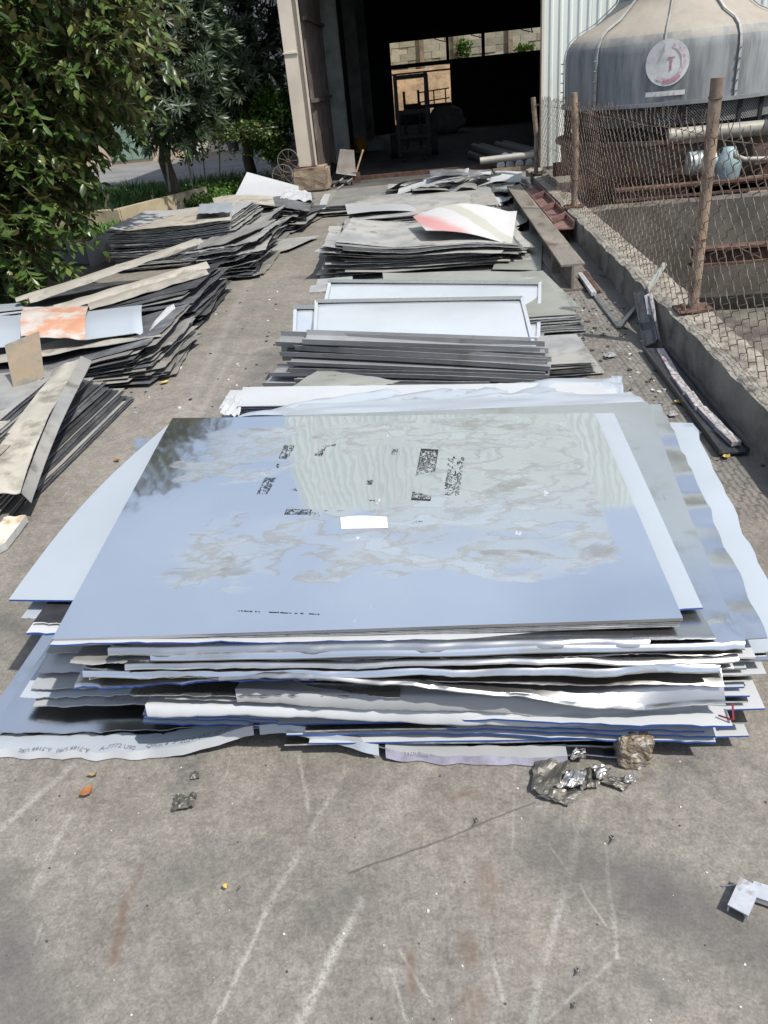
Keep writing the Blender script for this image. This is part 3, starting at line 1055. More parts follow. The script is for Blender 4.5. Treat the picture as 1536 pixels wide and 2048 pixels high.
def leaves_mesh(name, arr, parent, material):
    """arr: list of (base, direction, side, length, width, droop)"""
    n = len(arr)
    V = np.zeros((n, 8, 3), dtype=np.float32)
    B = np.array([a[0] for a in arr], dtype=np.float32)
    D = np.array([a[1] for a in arr], dtype=np.float32)
    S = np.array([a[2] for a in arr], dtype=np.float32)
    Ln = np.array([a[3] for a in arr], dtype=np.float32)[:, None]
    Wd = np.array([a[4] for a in arr], dtype=np.float32)[:, None]
    Dr = np.array([a[5] for a in arr], dtype=np.float32)[:, None]
    N = np.cross(S, D)
    V[:, 0] = B
    V[:, 1] = B + D * Ln * .27 - S * Wd * .44 + N * Wd * .14
    V[:, 2] = B + D * Ln * .30 - N * Wd * .03
    V[:, 3] = B + D * Ln * .27 + S * Wd * .44 + N * Wd * .14
    V[:, 4] = B + D * Ln * .66 - S * Wd * .45 + N * (Wd * .12 - Dr * Ln * .35)
    V[:, 5] = B + D * Ln * .68 - N * (Wd * .03 + Dr * Ln * .35)
    V[:, 6] = B + D * Ln * .66 + S * Wd * .45 + N * (Wd * .12 - Dr * Ln * .35)
    V[:, 7] = B + D * Ln - N * Dr * Ln
    idx = np.arange(n)[:, None] * 8
    F = np.concatenate([idx + np.array([q]) for q in ([0, 2, 1], [0, 3, 2], [1, 2, 5], [1, 5, 4], [2, 3, 6], [2, 6, 5], [4, 5, 7], [5, 6, 7])], 1).reshape(-1, 3)
    me = bpy.data.meshes.new(name)
    q = np.array(parent.location, dtype=np.float32) if parent else np.zeros(3, dtype=np.float32)
    me.vertices.add(n * 8)
    me.vertices.foreach_set('co', (V.reshape(-1, 3) - q).ravel())
    me.loops.add(len(F) * 3)
    me.loops.foreach_set('vertex_index', F.ravel().astype(np.int32))
    me.polygons.add(len(F))
    me.polygons.foreach_set('loop_start', (np.arange(len(F)) * 3).astype(np.int32))
    me.polygons.foreach_set('use_smooth', np.ones(len(F), dtype=bool))
    me.update(calc_edges=True)
    me.materials.append(material)
    o = bpy.data.objects.new(name, me)
    COL.objects.link(o)
    if parent:
        o.parent = parent
    return o


def rvec():
    while True:
        v = Vector((rr(-1, 1), rr(-1, 1), rr(-1, 1)))
        if .05 < v.length < 1:
            return v


def leaf_frame(d):
    d = d.normalized()
    s = d.cross(Vector((0, 0, 1)))
    if s.length < .1:
        s = Vector((1, 0, 0))
    s = (s.normalized() + rvec() * .55)
    s = (s - d * s.dot(d)).normalized()
    return d, s


def shell_points(ells, n, inner=.45):
    out = []
    tot = sum(e[1][0] * e[1][1] * e[1][2] for e in ells)
    for c, r in ells:
        k = int(n * r[0] * r[1] * r[2] / tot)
        for _ in range(k):
            v = rvec().normalized() * (inner + (1 - inner) * rr(0, 1) ** .6)
            v *= 1 + .18 * n3(v.x * 2.3, v.y * 2.3 + c[0], v.z * 2.3)
            out.append((Vector((c[0] + v.x * r[0], c[1] + v.y * r[1], c[2] + v.z * r[2])), v))
    return out


M_BARK = mat('grey_brown_bark', (.12, .092, .07), .95, 0, .35, 6, .012, 22, stretch=(1, 1, .3))
M_STAR = leaf_mat('star_apple_leaf', [(0, (.03, .062, .015)), (.45, (.055, .105, .024)), (.8, (.095, .155, .038)), (1, (.20, .22, .07))], (.13, .115, .045), .35)
M_MANGO = leaf_mat('mango_leaf', [(0, (.022, .048, .018)), (.6, (.042, .08, .03)), (1, (.08, .13, .055))], (.05, .075, .038), .38)
M_SHRUB = leaf_mat('bright_shrub_leaf', [(0, (.04, .10, .015)), (.6, (.075, .17, .025)), (1, (.13, .24, .04))], None, .45)
M_VINE = leaf_mat('vine_leaf', [(0, (.03, .06, .015)), (.7, (.06, .11, .025)), (1, (.15, .15, .04))], None, .5)


def limb(mb, a, b, r0, r1, wob=.12, n=7):
    a, b = Vector(a), Vector(b)
    pts, rs = [], []
    for i in range(n):
        t = i / (n - 1)
        p = a.lerp(b, t) + Vector((n3(t * 3, a.x, b.y), n3(t * 3, a.y, b.x + 5), 0)) * wob * math.sin(t * math.pi)
        pts.append(p)
        rs.append(r0 + (r1 - r0) * t)
    mb.tube(pts, rs, 8)


def star_apple(loc, ells, ntwig, label):
    t = empty('star_apple_tree', loc)
    tag(t, label, 'tree')
    mb = MB()
    top = Vector((loc[0] + .5, loc[1] - .2, 2.6))
    limb(mb, loc, top, .2, .13)
    for e in ells:
        for _ in range(4):
            v = rvec()
            limb(mb, top, (e[0][0] + v.x * e[1][0] * .6, e[0][1] + v.y * e[1][1] * .6, e[0][2] + v.z * e[1][2] * .6), .07, .02, .3)
    mb.build('trunk', M_BARK, t, smooth=True)
    tw = MB()
    arr = []
    for p, v in shell_points(ells, ntwig, .35):
        d = Vector((v.x, v.y, v.z * .7 - .05)).normalized() + rvec() * .7
        L = rr(.4, .75)
        pts = [p]
        q = p.copy()
        for i in range(6):
            d = (d + Vector((0, 0, -.10)) + rvec() * .08).normalized()
            q = q + d * L / 6
            pts.append(q.copy())
        tw.tube(pts, [.006, .006, .005, .005, .004, .003, .002], 3, cap=False)
        for i in range(1, 7):
            for sd in (-1, 1, 0):
                if rr(0, 1) < .16:
                    continue
                side = d.cross(Vector((0, 0, 1)))
                side = side.normalized() if side.length > .05 else Vector((1, 0, 0))
                ld = d * .5 + side * sd * .8 + rvec() * .6 + Vector((0, 0, -.25 + (.3 if sd == 0 else 0)))
                dd, ss = leaf_frame(ld)
                arr.append((pts[i], dd, ss, rr(.12, .20), rr(.058, .09), rr(.02, .25)))
    tw.build('twigs', M_BARK, t)['kind'] = 'stuff'
    return t, arr


def as_crown(t, arr, material, nparts=300):
    """the leaves that show largest stay leaves of their own, the rest is one crown"""
    idx = sorted(range(len(arr)), key=lambda i: (arr[i][0] - EYEP).length)
    near = []
    for i in idx:
        p = arr[i][0]
        v = p - EYEP
        z = v.dot(_f)
        sx_, sy_ = 768 + FPX * v.dot(_r) / z, 1024 - FPX * v.dot(_u) / z
        if 0 < sx_ < 1536 and 0 < sy_ < 1024:
            near.append(i)
            if len(near) >= nparts:
                break
    ns = set(near)
    cr = leaves_mesh('crown', [a for i, a in enumerate(arr) if i not in ns], t, material)
    cr['kind'] = 'stuff'
    protos = []
    for k in range(6):
        w = rr(.42, .5)
        dk = .06 + .03 * k
        V = [(0, 0, 0), (.27, -w * .44, w * .14), (.30, 0, -.015), (.27, w * .44, w * .14), (.66, -w * .45, w * .12 - dk * .35), (.68, 0, -.015 - dk * .35), (.66, w * .45, w * .12 - dk * .35), (1, 0, -dk)]
        me = bpy.data.meshes.new('leaf')
        me.from_pydata(V, [], [(0, 2, 1), (0, 3, 2), (1, 2, 5), (1, 5, 4), (2, 3, 6), (2, 6, 5), (4, 5, 7), (5, 6, 7)])
        me.materials.append(material)
        me.polygons.foreach_set('use_smooth', [True] * 8)
        protos.append(me)
    for k, i in enumerate(near):
        b_, d, s, L, W_, dr = arr[i]
        o = bpy.data.objects.new('leaf', protos[k % 6])
        COL.objects.link(o)
        n_ = s.cross(d)
        mw = Matrix((d, s, d.cross(s))).transposed()
        o.rotation_mode = 'QUATERNION'
        o.rotation_quaternion = mw.to_quaternion()
        o.location = b_ - t.location
        wl = W_ / (.46 * 1.0)
        o.scale = (L, wl, wl)
        o.parent = t
    return cr


t, arr = star_apple((-7.3, 12.6, 0), [((-6.3, 11.2, 3.1), (2.7, 2.2, 1.75)), ((-5.95, 10.3, 1.75), (1.35, 1.5, 1.35)), ((-6.1, 9.6, .8), (1.35, 1.0, .75))], 2500,
                    'near star apple tree with bronze undersides to its drooping leaves, left edge')
as_crown(t, arr, M_STAR)


def mango(loc, ells, nros, label, nparts, trunk_r=.16, L=(.17, .25)):
    t = empty('mango_tree', loc)
    tag(t, label, 'tree')
    mb = MB()
    top = Vector((loc[0] + .15, loc[1], 1.8))
    limb(mb, loc, top, trunk_r, trunk_r * .7, .25)
    for e in ells:
        for _ in range(5):
            v = rvec()
            limb(mb, top, (e[0][0] + v.x * e[1][0] * .75, e[0][1] + v.y * e[1][1] * .75, e[0][2] + v.z * e[1][2] * .75), trunk_r * .45, .015, .35)
    mb.build('trunk', M_BARK, t, smooth=True)
    arr = []
    for p, v in shell_points(ells, nros, .4):
        ax = (Vector((v.x, v.y, v.z + .35)).normalized() + rvec() * .3).normalized()
        a = ax.orthogonal().normalized()
        b_ = ax.cross(a)
        n = RND.randint(8, 13)
        for k in range(n):
            th = 2 * math.pi * k / n + rr(-.25, .25)
            d = (a * math.cos(th) + b_ * math.sin(th)) * rr(.7, 1.1) + ax * rr(.0, .6) + Vector((0, 0, -.28))
            dd, ss = leaf_frame(d)
            s2 = ax.cross(dd)
            if s2.length > .1:
                ss = s2.normalized()
            arr.append((p + ax * rr(-.04, .04), dd, ss, rr(*L), rr(.040, .058), rr(.15, .42)))
    return t, arr


t, arr = mango((-5.95, 18.6, 0), [((-5.6, 17.6, 3.0), (1.75, 1.5, 1.75)), ((-5.1, 17.2, 1.9), (1.0, .9, .9)), ((-6.2, 18.2, 4.4), (1.9, 1.7, 1.2))], 1700, 'mango tree with star-shaped leaf tufts above the trellis stakes', 200)
as_crown(t, arr, M_MANGO, 300)
t, arr = mango((-4.75, 21.6, 0), [((-4.75, 21.0, 3.7), (1.7, 1.6, 2.2)), ((-4.4, 20.6, 2.3), (1.15, 1.2, .9)), ((-5.4, 21.5, 5.8), (1.9, 1.7, 1.4))], 1700, 'dark shaded mango tree next to the cream warehouse column', 0)
cr = leaves_mesh('crown', arr, t, M_MANGO)
cr['kind'] = 'stuff'
t, arr = mango((-7.47, 16.9, 0), [((-7.6, 16.9, 3.6), (1.8, 1.5, 1.6)), ((-7.7, 16.6, 2.3), (1.2, 1.0, .7))], 900, 'mango tree with bare lower trunk on the grass behind the left tree', 0, .17)
cr = leaves_mesh('crown', arr, t, M_MANGO)
cr['kind'] = 'stuff'
t, arr = mango((-9.5, 22.0, 0), [((-9.3, 21.5, 4.4), (2.4, 1.8, 2.3)), ((-7.0, 22.6, 4.6), (1.9, 1.4, 1.9))], 1100, 'farthest mango tree behind the others, beyond the garden grass', 0, .2)
cr = leaves_mesh('crown', arr, t, M_MANGO)
cr['kind'] = 'stuff'


def bush(name, label, cat, ells, n, material, stems, L=(.05, .09), W_=(.035, .055)):
    loc = stems[0]
    t = empty(name, loc)
    tag(t, label, cat)
    mb = MB()
    for s in stems:
        for _ in range(3):
            e = RND.choice(ells)
            limb(mb, s, (e[0][0] + rr(-.4, .4) * e[1][0], e[0][1] + rr(-.4, .4) * e[1][1], e[0][2]), .018, .006, .1)
    mb.build('stem', M_BARK, t)
    arr = []
    for p, v in shell_points(ells, n, .2):
        for _ in range(5):
            dd, ss = leaf_frame(rvec() + Vector((v.x, v.y, .2)) * .7)
            arr.append((p + rvec() * .08, dd, ss, rr(*L), rr(*W_), rr(0, .2)))
    leaves_mesh('crown', arr, t, material)['kind'] = 'stuff'
    return t


bush('green_shrub', 'bright green leafy shrub left of the cream column', 'shrub', [((-3.6, 19.9, 1.6), (.62, .55, .62)), ((-3.8, 19.9, .95), (.5, .45, .45)), ((-4.3, 20.0, 1.35), (.45, .4, .35))], 850, M_SHRUB, [(-3.6, 19.9, 0)], (.07, .12), (.05, .08))
tr = empty('vine_trellis', (-5.0, 18.4, 0))
tag(tr, 'thin pole trellis roofed with creeping vine between the mango and the column', 'trellis')
M_POLE = mat('pale_bamboo', (.34, .32, .28), .7, 0, .25, 5)
for bx, by, tx, ty in ((343, 412, 328, 285), (388, 398, 372, 282), (412, 378, 402, 275), (440, 355, 437, 270)):
    b_ = P(bx, by)
    tp = PY(tx, ty, b_.y)
    MB().tube([b_, tp], .022, 6).build('pole', M_POLE, tr)
for bx, by, tx, ty in ((365, 400, 335, 300), (392, 405, 370, 300)):
    b_ = P(bx, by)
    tp = PY(tx, ty, b_.y)
    MB().tube([b_, tp], .012, 5).build('thin_pole', M_POLE, tr)
for z, ya in ((1.30, 18.6), (1.34, 20.4)):
    MB().tube([(-6.1, ya, z), (-3.4, ya + .4, z + .05)], .018, 6).build('rail', M_POLE, tr)
arr = []
for _ in range(1300):
    x = rr(-6.2, -3.4)
    p = Vector((x, rr(18.4, 21), 1.28 + rr(-.12, .22) + .25 * max(0, n3(x * 2, 3, 1)) - (rr(0, .5) if rr(0, 1) < .15 else 0)))
    for _ in range(3):
        dd, ss = leaf_frame(rvec())
        arr.append((p + rvec() * .06, dd, ss, rr(.06, .1), rr(.05, .08), .1))
leaves_mesh('vine', arr, tr, M_VINE)['kind'] = 'stuff'

# grass and ground cover (uncountable)
M_GRASS = leaf_mat('grass_blades', [(0, (.035, .10, .012)), (.6, (.065, .165, .02)), (1, (.12, .24, .04))], None, .5)
arr = []
for _ in range(9000):
    x, y = rr(-11, -4.3), rr(15.9, 22.4)
    if x > -6.2 and y < 15.8 + (x + 6.2) * 2.45:
        continue
    if y < 16.0 - (x + 6.2) * .18:
        continue
    p = Vector((x, y, 0))
    d = Vector((rr(-.5, .5), rr(-.5, .5), 1))
    dd, ss = leaf_frame(d)
    arr.append((p, dd, ss, rr(.16, .38) * (1 + .6 * n3(x, y, 1)), rr(.014, .024), .3))
for _ in range(2600):
    x, y = rr(-8.2, -5.1), rr(12.7, 15.7)
    if x > -5.7 and y < 14:
        continue
    p = Vector((x, y, 0))
    for _ in range(2):
        dd, ss = leaf_frame(Vector((rr(-.7, .7), rr(-.7, .7), .8)))
        arr.append((p, dd, ss, rr(.08, .22), rr(.012, .035), .3))
g = leaves_mesh('grass', arr, None, M_GRASS)
g['kind'] = 'stuff'
g['label'] = 'fresh green grass and weeds in the garden bed'
arr = []
for _ in range(900):
    x, y = rr(-6.0, -4.6), rr(17.5, 20)
    p = Vector((x, y, rr(.03, .22)))
    for _ in range(4):
        dd, ss = leaf_frame(rvec() + Vector((0, 0, .5)))
        arr.append((p + rvec() * .06, dd, ss, rr(.05, .09), rr(.04, .06), .1))
g = leaves_mesh('ground_cover', arr, None, M_SHRUB)
g['kind'] = 'stuff'
g['label'] = 'low leafy ground cover under the trellis poles'
# stakes stuck in the bed
M_STAKE = mat('weathered_stake', (.27, .20, .13), .9, 0, .3, 6)
for (bx, by, tx, ty, r, lab) in ((207, 440, 217, 388, .045, 'thick split wooden stake leaning in front of the cream kerb'), (309, 420, 305, 378, .014, 'thin pale stake rising behind the cream kerb'),
                                 (313, 428, 303, 390, .02, 'brown rusty stake next to the thin pale stake'), (228, 420, 227, 412, .014, 'short white peg on top of the kerb')):
    b_ = P(bx, by)
    tp = PY(tx, ty, b_.y)
    tag(MB().tube([b_, tp], [r, r * .8], 6).build('wooden_stake', M_STAKE), lab, 'stake')

# far buildings across the road
M_PEACH = mat('peach_render', (.52, .42, .32), .9, 0, .12, .8, kind='World')
M_GREEN = mat('green_shutter', (.20, .30, .24), .6, 0, .15, 1.5)
M_WHITE = mat('white_render', (.62, .61, .57), .85, 0, .1, .7, kind='World')
M_YELLOW = mat('yellow_render', (.62, .55, .30), .85, 0, .1, .7, kind='World')
M_GLASS = mat('dark_window', (.03, .035, .04), .15)


def house(name, label, x0, x1, y0, y1, h, wallm, wins, roofm, door=None):
    o = empty(name, ((x0 + x1) / 2, y0, 0))
    tag(o, label, 'building')
    MB().box((x0, y0, 0), (x1, y1, h)).build('wall', wallm, o)
    MB().box((x0 - .3, y0 - .4, h + .002), (x1 + .3, y1 + .3, h + .18)).build('roof', roofm, o)
    for (a, b, c, d) in wins:
        w = MB().box((a - .06, y0 - .06, b - .06), (c + .06, y0 - .01, d + .06)).build('window', wallm, o)
        MB().box((a, y0 - .075, b), (c, y0 - .062, d)).build('pane', M_GLASS, w)
    if door:
        for q in range(4):
            a = door[0] + (door[2] - door[0]) * q / 4
            MB().box((a + .01, y0 - .05, door[1]), (a + (door[2] - door[0]) / 4 - .01, y0 - .012, door[3])).build('door_panel', M_GREEN, o)
    return o


house('peach_building', 'peach rendered house with green folding doors beyond the road', -17.5, -10.2, 33.5, 40, 3.6, M_PEACH, [(-16.6, 1.2, -15.4, 2.4)], M_WHITE, (-12.9, .12, -11.2, 2.3))
house('white_building', 'white two-storey house behind the mango trees', -10.0, -6.0, 35.5, 43, 6.2, M_WHITE, [(-9.2, 1.2, -8.2, 2.4), (-7.6, 1.2, -6.8, 2.4), (-9.2, 4.0, -8.2, 5.2), (-7.6, 4.0, -6.8, 5.2)], M_WHITE)
house('yellow_building', 'pale yellow building showing above the dark mango beside the column', -5.9, -3.2, 38, 45, 7.0, M_YELLOW, [(-5.5, 1.4, -4.7, 2.6), (-5.3, 4.4, -4.4, 5.5)], M_WHITE)
house('long_white_building', 'long white building far left behind the near tree', -40, -18.2, 36, 44, 5.5, M_WHITE, [(-24 + i * -3.2, 1.4, -22.6 + i * -3.2, 2.8) for i in range(4)], M_WHITE)
# bins and bundles by the road
M_BIN = mat('dark_plastic_bin', (.05, .052, .058), .6, 0, .2, 4)
for i, (px, py, w, h, lab) in enumerate(((468, 302, .6, .95, 'tall dark bin on the road edge under the vine'), (510, 297, .5, .7, 'smaller dark bin beside the tall dark bin'))):
    c0 = P(px, py)
    mb = MB()
    mb.lathe([(w * .36, 0), (w * .5, h * .86), (w * .54, h * .86), (w * .54, h * .93), (w * .3, h), (.0, h)], 14, c0)
    tag(mb.build('waste_bin', M_BIN, autos=.5), lab, 'bin')
c0 = P(565, 333)
pl = MB().box((c0.x - .35, c0.y, 0), (c0.x + .6, c0.y + .5, .62))
tag(pl.build('concrete_planter', mat('grey_plaster', (.2, .2, .19), .9, 0, .2, 3)), 'grey concrete plinth behind the wire hoops left of the column', 'plinth')
for i, (px, py, lab) in enumerate(((550, 278, 'grey lumpy bundle on the left end of the plinth'), (585, 275, 'crumpled pale bundle on the plinth next to the column'))):
    cc = PY(px, py, c0.y + .22)
    bm = bmesh.new()
    bmesh.ops.create_icosphere(bm, subdivisions=3, radius=.2)
    for v in bm.verts:
        v.co *= 1 + .28 * n3(v.co.x * 9 + i, v.co.y * 9, v.co.z * 9)
        v.co.z *= .75
        v.co += Vector((c0.x - .12 + i * .42, cc.y, .62 + .13))
    mb = MB().add([v.co for v in bm.verts], [[v.index for v in f.verts] for f in bm.faces])
    bm.free()
    tag(mb.build('cloth_bundle', mat('grey_cloth', (.33, .33, .35), .9, 0, .3, 9)), lab, 'bundle')
# two spoked wheels leaning on each other next to the pedestal
M_RIM = mat('old_wheel_rim', (.17, .14, .105), .6, .3, .25, 8)
for (px, py, r, lab) in ((576, 322, .235, 'upper rusty spoked wheel beside the concrete pedestal'), (566, 353, .24, 'lower rusty spoked wheel on the ground beside the pedestal')):
    c0 = PY(px, py, 18.35 if r > .236 else 18.55)
    rot = Matrix.Rotation(math.radians(80), 3, 'X') @ Matrix.Rotation(.0, 3, 'Y')
    w = empty('spoked_wheel', c0)
    tag(w, lab, 'wheel', None)
    MB().torus(c0, r, .011, rot, 28, 6).build('rim', M_RIM, w, smooth=True)
    MB().torus(c0, .03, .02, rot, 10, 6).build('hub', M_RUST2, w, smooth=True)
    for i in range(9):
        a = i * 2 * math.pi / 9
        e = rot @ Vector((math.cos(a) * r, math.sin(a) * r, 0))
        MB().tube([c0, c0 + e], .004, 4).build('spoke', M_RIM, w)

# ================================================================== SHEET METAL PILES
A_MIR = mat('bright_aluminium', (.72, .735, .755), .20, 1.0, .06, 1.2, wave=.004, wscale=2.0, rvar=.06, rnd=.06, dirt=((.60, .585, .55), 3.5, .5, .68))
A_SIL = mat('satin_aluminium', (.50, .505, .51), .27, .95, .07, 2.0, wave=.006, wscale=3, rvar=.08, rnd=.10)
A_GREY = mat('dull_grey_aluminium', (.37, .372, .362), .5, .45, .2, 3.0, rnd=.25, rvar=.12, tint=(.44, .42, .38), bump=.0006, bscale=30, dirt=((.22, .21, .19), 4, .52, .72))
A_EDGE = mat('cut_metal_edge', (.50, .50, .49), .45, .5, .35, 20, rnd=.4)
A_DARK = mat('dark_stained_sheet', (.10, .103, .112), .55, .2, .35, 5, rnd=.45, dirt=((.20, .19, .17), 5, .55, .7))
A_DEDGE = mat('dark_sheet_edge', (.17, .175, .185), .5, .3, .5, 16, rnd=.7)
A_BEIGE = mat('dusty_weathered_sheet', (.37, .345, .295), .7, .15, .16, 2.6, .0006, 40, rnd=.12, dirt=((.20, .185, .15), 3, .5, .66))
A_OLIVE = mat('greenish_grey_sheet', (.325, .335, .295), .5, .35, .12, 2.0, rnd=.1)
W_WHITE = mat('white_coated_sheet', (.46, .475, .49), .30, 0, .04, 2.0, rnd=.05, wave=.003, wscale=3, dirt=((.42, .415, .40), 5, .55, .8))
W_BLUISH = mat('pale_blue_coated_sheet', (.36, .40, .445), .3, 0, .04, 1.5, rnd=.05, wave=.004, wscale=2)
W_GREY = mat('grey_primer_back', (.30, .31, .32), .55, 0, .08, 2, rnd=.1)
B_EDGE = mat('blue_film_edge', (.022, .085, .33), .4, 0, .2, 10)
W_EDGE = mat('white_cut_edge', (.46, .47, .48), .45, .2, .2, 12)
PURPLE = mat('purple_printed_film', (.31, .30, .37), .35, 0, .25, 16)
INK = mat('black_ink', (.02, .022, .022), .6, 0, .3, 40)
PALEINK = mat('grey_ink', (.16, .165, .18), .6, 0, .3, 40)

G1 = 'sheets of the front stack'


def stained_top():
    mt = bpy.data.materials.new('water_stained_aluminium')
    mt.use_nodes = True
    nt = mt.node_tree
    b = nt.nodes['Principled BSDF']
    co = _coord(nt, 'Object')
    cs = _coord(nt, 'Object', (1, 1.9, 1))
    n1 = _noise(nt, cs, 2.3, 4, .5, .25)
    n2 = _noise(nt, cs, 5.0, 3, .45, .15)
    n3_ = _noise(nt, cs, 2.6, 6, .6, .5)
    # where staining may occur: away from the edges
    sx = nt.nodes.new('ShaderNodeSeparateXYZ')
    nt.links.new(co, sx.inputs[0])
    ex = _math(nt, 'ABSOLUTE', sx.outputs['X'])
    ey = _math(nt, 'ABSOLUTE', sx.outputs['Y'])
    wx = _math(nt, 'MULTIPLY_ADD', n3_, .7, -.35)
    X = _math(nt, 'ADD', sx.outputs['X'], wx)
    Y = _math(nt, 'ADD', sx.outputs['Y'], _math(nt, 'MULTIPLY_ADD', n2, .5, -.25))
    edge_ok = _math(nt, 'MULTIPLY', _step(nt, ex, 1.0, .9), _step(nt, ey, .78, .68))
    band = _math(nt, 'MULTIPLY', _step(nt, Y, -.66, -.56), _step(nt, Y, -.12, -.24))
    band = _math(nt, 'MULTIPLY', band, _step(nt, X, -.82, -.6))
    upright = _math(nt, 'MULTIPLY', _step(nt, X, .10, .40), _step(nt, Y, -.45, -.3))
    blob = _math(nt, 'MULTIPLY', _math(nt, 'MULTIPLY', _step(nt, X, -.92, -.78), _step(nt, X, -.32, -.45)), _step(nt, Y, .12, .28))
    topband = _math(nt, 'MULTIPLY', _step(nt, Y, .38, .5), _step(nt, X, -.3, -.1))
    inside = _math(nt, 'MAXIMUM', _math(nt, 'MAXIMUM', band, upright), _math(nt, 'MAXIMUM', blob, topband))
    inside = _math(nt, 'MULTIPLY', inside, edge_ok)
    cs2 = _coord(nt, 'Object', (1.1, 2.1, 1), (0, 0, .5))
    n1b = _noise(nt, cs2, 3.4, 4, .5, .3)
    zone = _step(nt, inside, .15, .75)
    filmA = _math(nt, 'MULTIPLY', _step(nt, n1, .38, .56), zone)
    filmB = _math(nt, 'MULTIPLY', _math(nt, 'MULTIPLY', _step(nt, n1b, .46, .49), _step(nt, n1b, .85, .55)), zone)
    film = _math(nt, 'ADD', _math(nt, 'MULTIPLY', filmA, .75), _math(nt, 'MULTIPLY', filmB, .4), clamp=True)          # dried film
    islands = _math(nt, 'MULTIPLY', _step(nt, n2, .56, .58), film)         # pale islands inside it
    dirty = _math(nt, 'MULTIPLY', _step(nt, n3_, .58, .66), film)
    rim1 = _math(nt, 'MULTIPLY', _math(nt, 'SUBTRACT', _step(nt, n1b, .445, .468), _step(nt, n1b, .475, .53)), zone, clamp=True)
    rim2 = _math(nt, 'MULTIPLY', _math(nt, 'SUBTRACT', _step(nt, n2, .535, .555), _step(nt, n2, .56, .59)), film, clamp=True)
    c = _mix(nt, film, (.76, .79, .82), (.68, .71, .71))
    c = _mix(nt, _math(nt, 'MULTIPLY', islands, .7), c, (.74, .78, .80))
    c = _mix(nt, _math(nt, 'MULTIPLY', dirty, .5), c, (.34, .315, .26))
    rim = _math(nt, 'ADD', rim1, _math(nt, 'MULTIPLY', rim2, .8), clamp=True)
    c = _mix(nt, _math(nt, 'MULTIPLY', rim, .45), c, (.27, .245, .195))
    # chalky scuffs
    cq = _coord(nt, 'Object', (2.2, .9, 1), (0, 0, .35))
    sc = _math(nt, 'MULTIPLY', _step(nt, _noise(nt, cq, 9, 8, .72), .64, .70), _step(nt, _noise(nt, co, 2.3, 3), .50, .6))
    c = _mix(nt, _math(nt, 'MULTIPLY', sc, .8), c, (.82, .84, .85))
    nt.links.new(c, b.inputs['Base Color'])
    me_ = _math(nt, 'MULTIPLY_ADD', film, -.12, .96)
    me_ = _math(nt, 'SUBTRACT', me_, _math(nt, 'ADD', _math(nt, 'MULTIPLY', rim, .12), _math(nt, 'MULTIPLY', sc, .35)), clamp=True)
    nt.links.new(me_, b.inputs['Metallic'])
    r = _math(nt, 'MULTIPLY_ADD', film, .10, .06)
    r = _math(nt, 'ADD', r, _math(nt, 'MULTIPLY', islands, .08))
    r = _math(nt, 'ADD', r, _math(nt, 'MULTIPLY', _math(nt, 'ADD', rim, sc, clamp=True), .25))
    nt.links.new(r, b.inputs['Roughness'])
    w = _math(nt, 'MULTIPLY', _noise(nt, co, 1.3, 2, .4), .006)
    cw_ = _coord(nt, 'Object', (1, .5, 1))
    w = _math(nt, 'ADD', w, _math(nt, 'MULTIPLY', _noise(nt, cw_, 9, 2, .5), .0006))
    bp = nt.nodes.new('ShaderNodeBump')
    bp.inputs['Strength'].default_value = 1
    bp.inputs['Distance'].default_value = 1
    nt.links.new(w, bp.inputs['Height'])
    nt.links.new(bp.outputs[0], b.inputs['Normal'])
    return mt


A_BULGE = mat('brushed_silver_sheet', (.40, .405, .41), .30, .95, .12, 2.0, stretch=(.3, 3, 3), wave=.004, wscale=3, rvar=.1)
TOPM = stained_top()


def psheet(name, label, fl, fr, D, zb, mats, t=.005, k=6.0, group=None, disp=None, edge=None, skew=0.0, back=None, nu=26, nv=14, cat='metal sheet', yf=1.94, lip=0.0, vpow=1.8):
    """sheet of the front stack: front corners given as (picture x, picture y, height)"""
    if edge is None:
        sd_ = fl[0] * .01 + fl[1] * .013
        edge = lambda u, v: (0, (.006 * n3(u * 14, 1, sd_) + .0035 * n3(u * 60, 2, sd_)) if v == 0 else 0)
        nu = max(nu, 64)
    if len(fl) == 2:
        FL, FR = PY(*fl, yf), PY(*fr, yf - .01)
    else:
        FL, FR = P(*fl), P(*fr)
    if back:
        BR, BL = P(*back[0]), P(*back[1])
    else:
        BL = FL + Vector((skew, D, 0))
        BR = FR + Vector((skew, D, 0))
        BL.z = BR.z = zb
    o = sheet(name, FL, FR, BR, BL, mats, t, nu, nv, disp, k, edge, lip=lip, vpow=vpow)
    return tag(o, label, cat, group)


def wav(a, f, s, only_front=2.0):
    return lambda u, v, p: a * n3(u * f, v * f * .5, s) * max(0, 1 - v * only_front)


# --- bottom: long crinkled sheet with a printed film lip
def base_disp(u, v, p):
    fr = max(0, 1 - v * 3)
    return fr * (.085 * math.exp(-((u - .52) / .13) ** 2) + .008 * n3(u * 9, 0, 2) + .006 * n3(u * 25, 0, 5)) + .012 * n3(u * 5, v * 4, 8) * (1 - fr)


def base_edge(u, v):
    return (0, (.007 * n3(u * 12, 0, 1) + .006 * n3(u * 34, 0, 6) + .035 * math.exp(-((u - .50) / .12) ** 2)) * max(0, 1 - v * 4))


o = psheet('crinkled_bottom_sheet', 'long crinkled bottom sheet whose wavy front lip carries printed lettering', (-70, 1498, .03), (1236, 1514, .03), 1.7, .035, (A_MIR, PURPLE, W_GREY), .006, 1.0, G1, base_disp, base_edge, nu=70, nv=18)
base_sheet = o
# printed white film lip along that front edge
FLb, FRb = P(-70, 1498, .03), P(1236, 1514, .03)


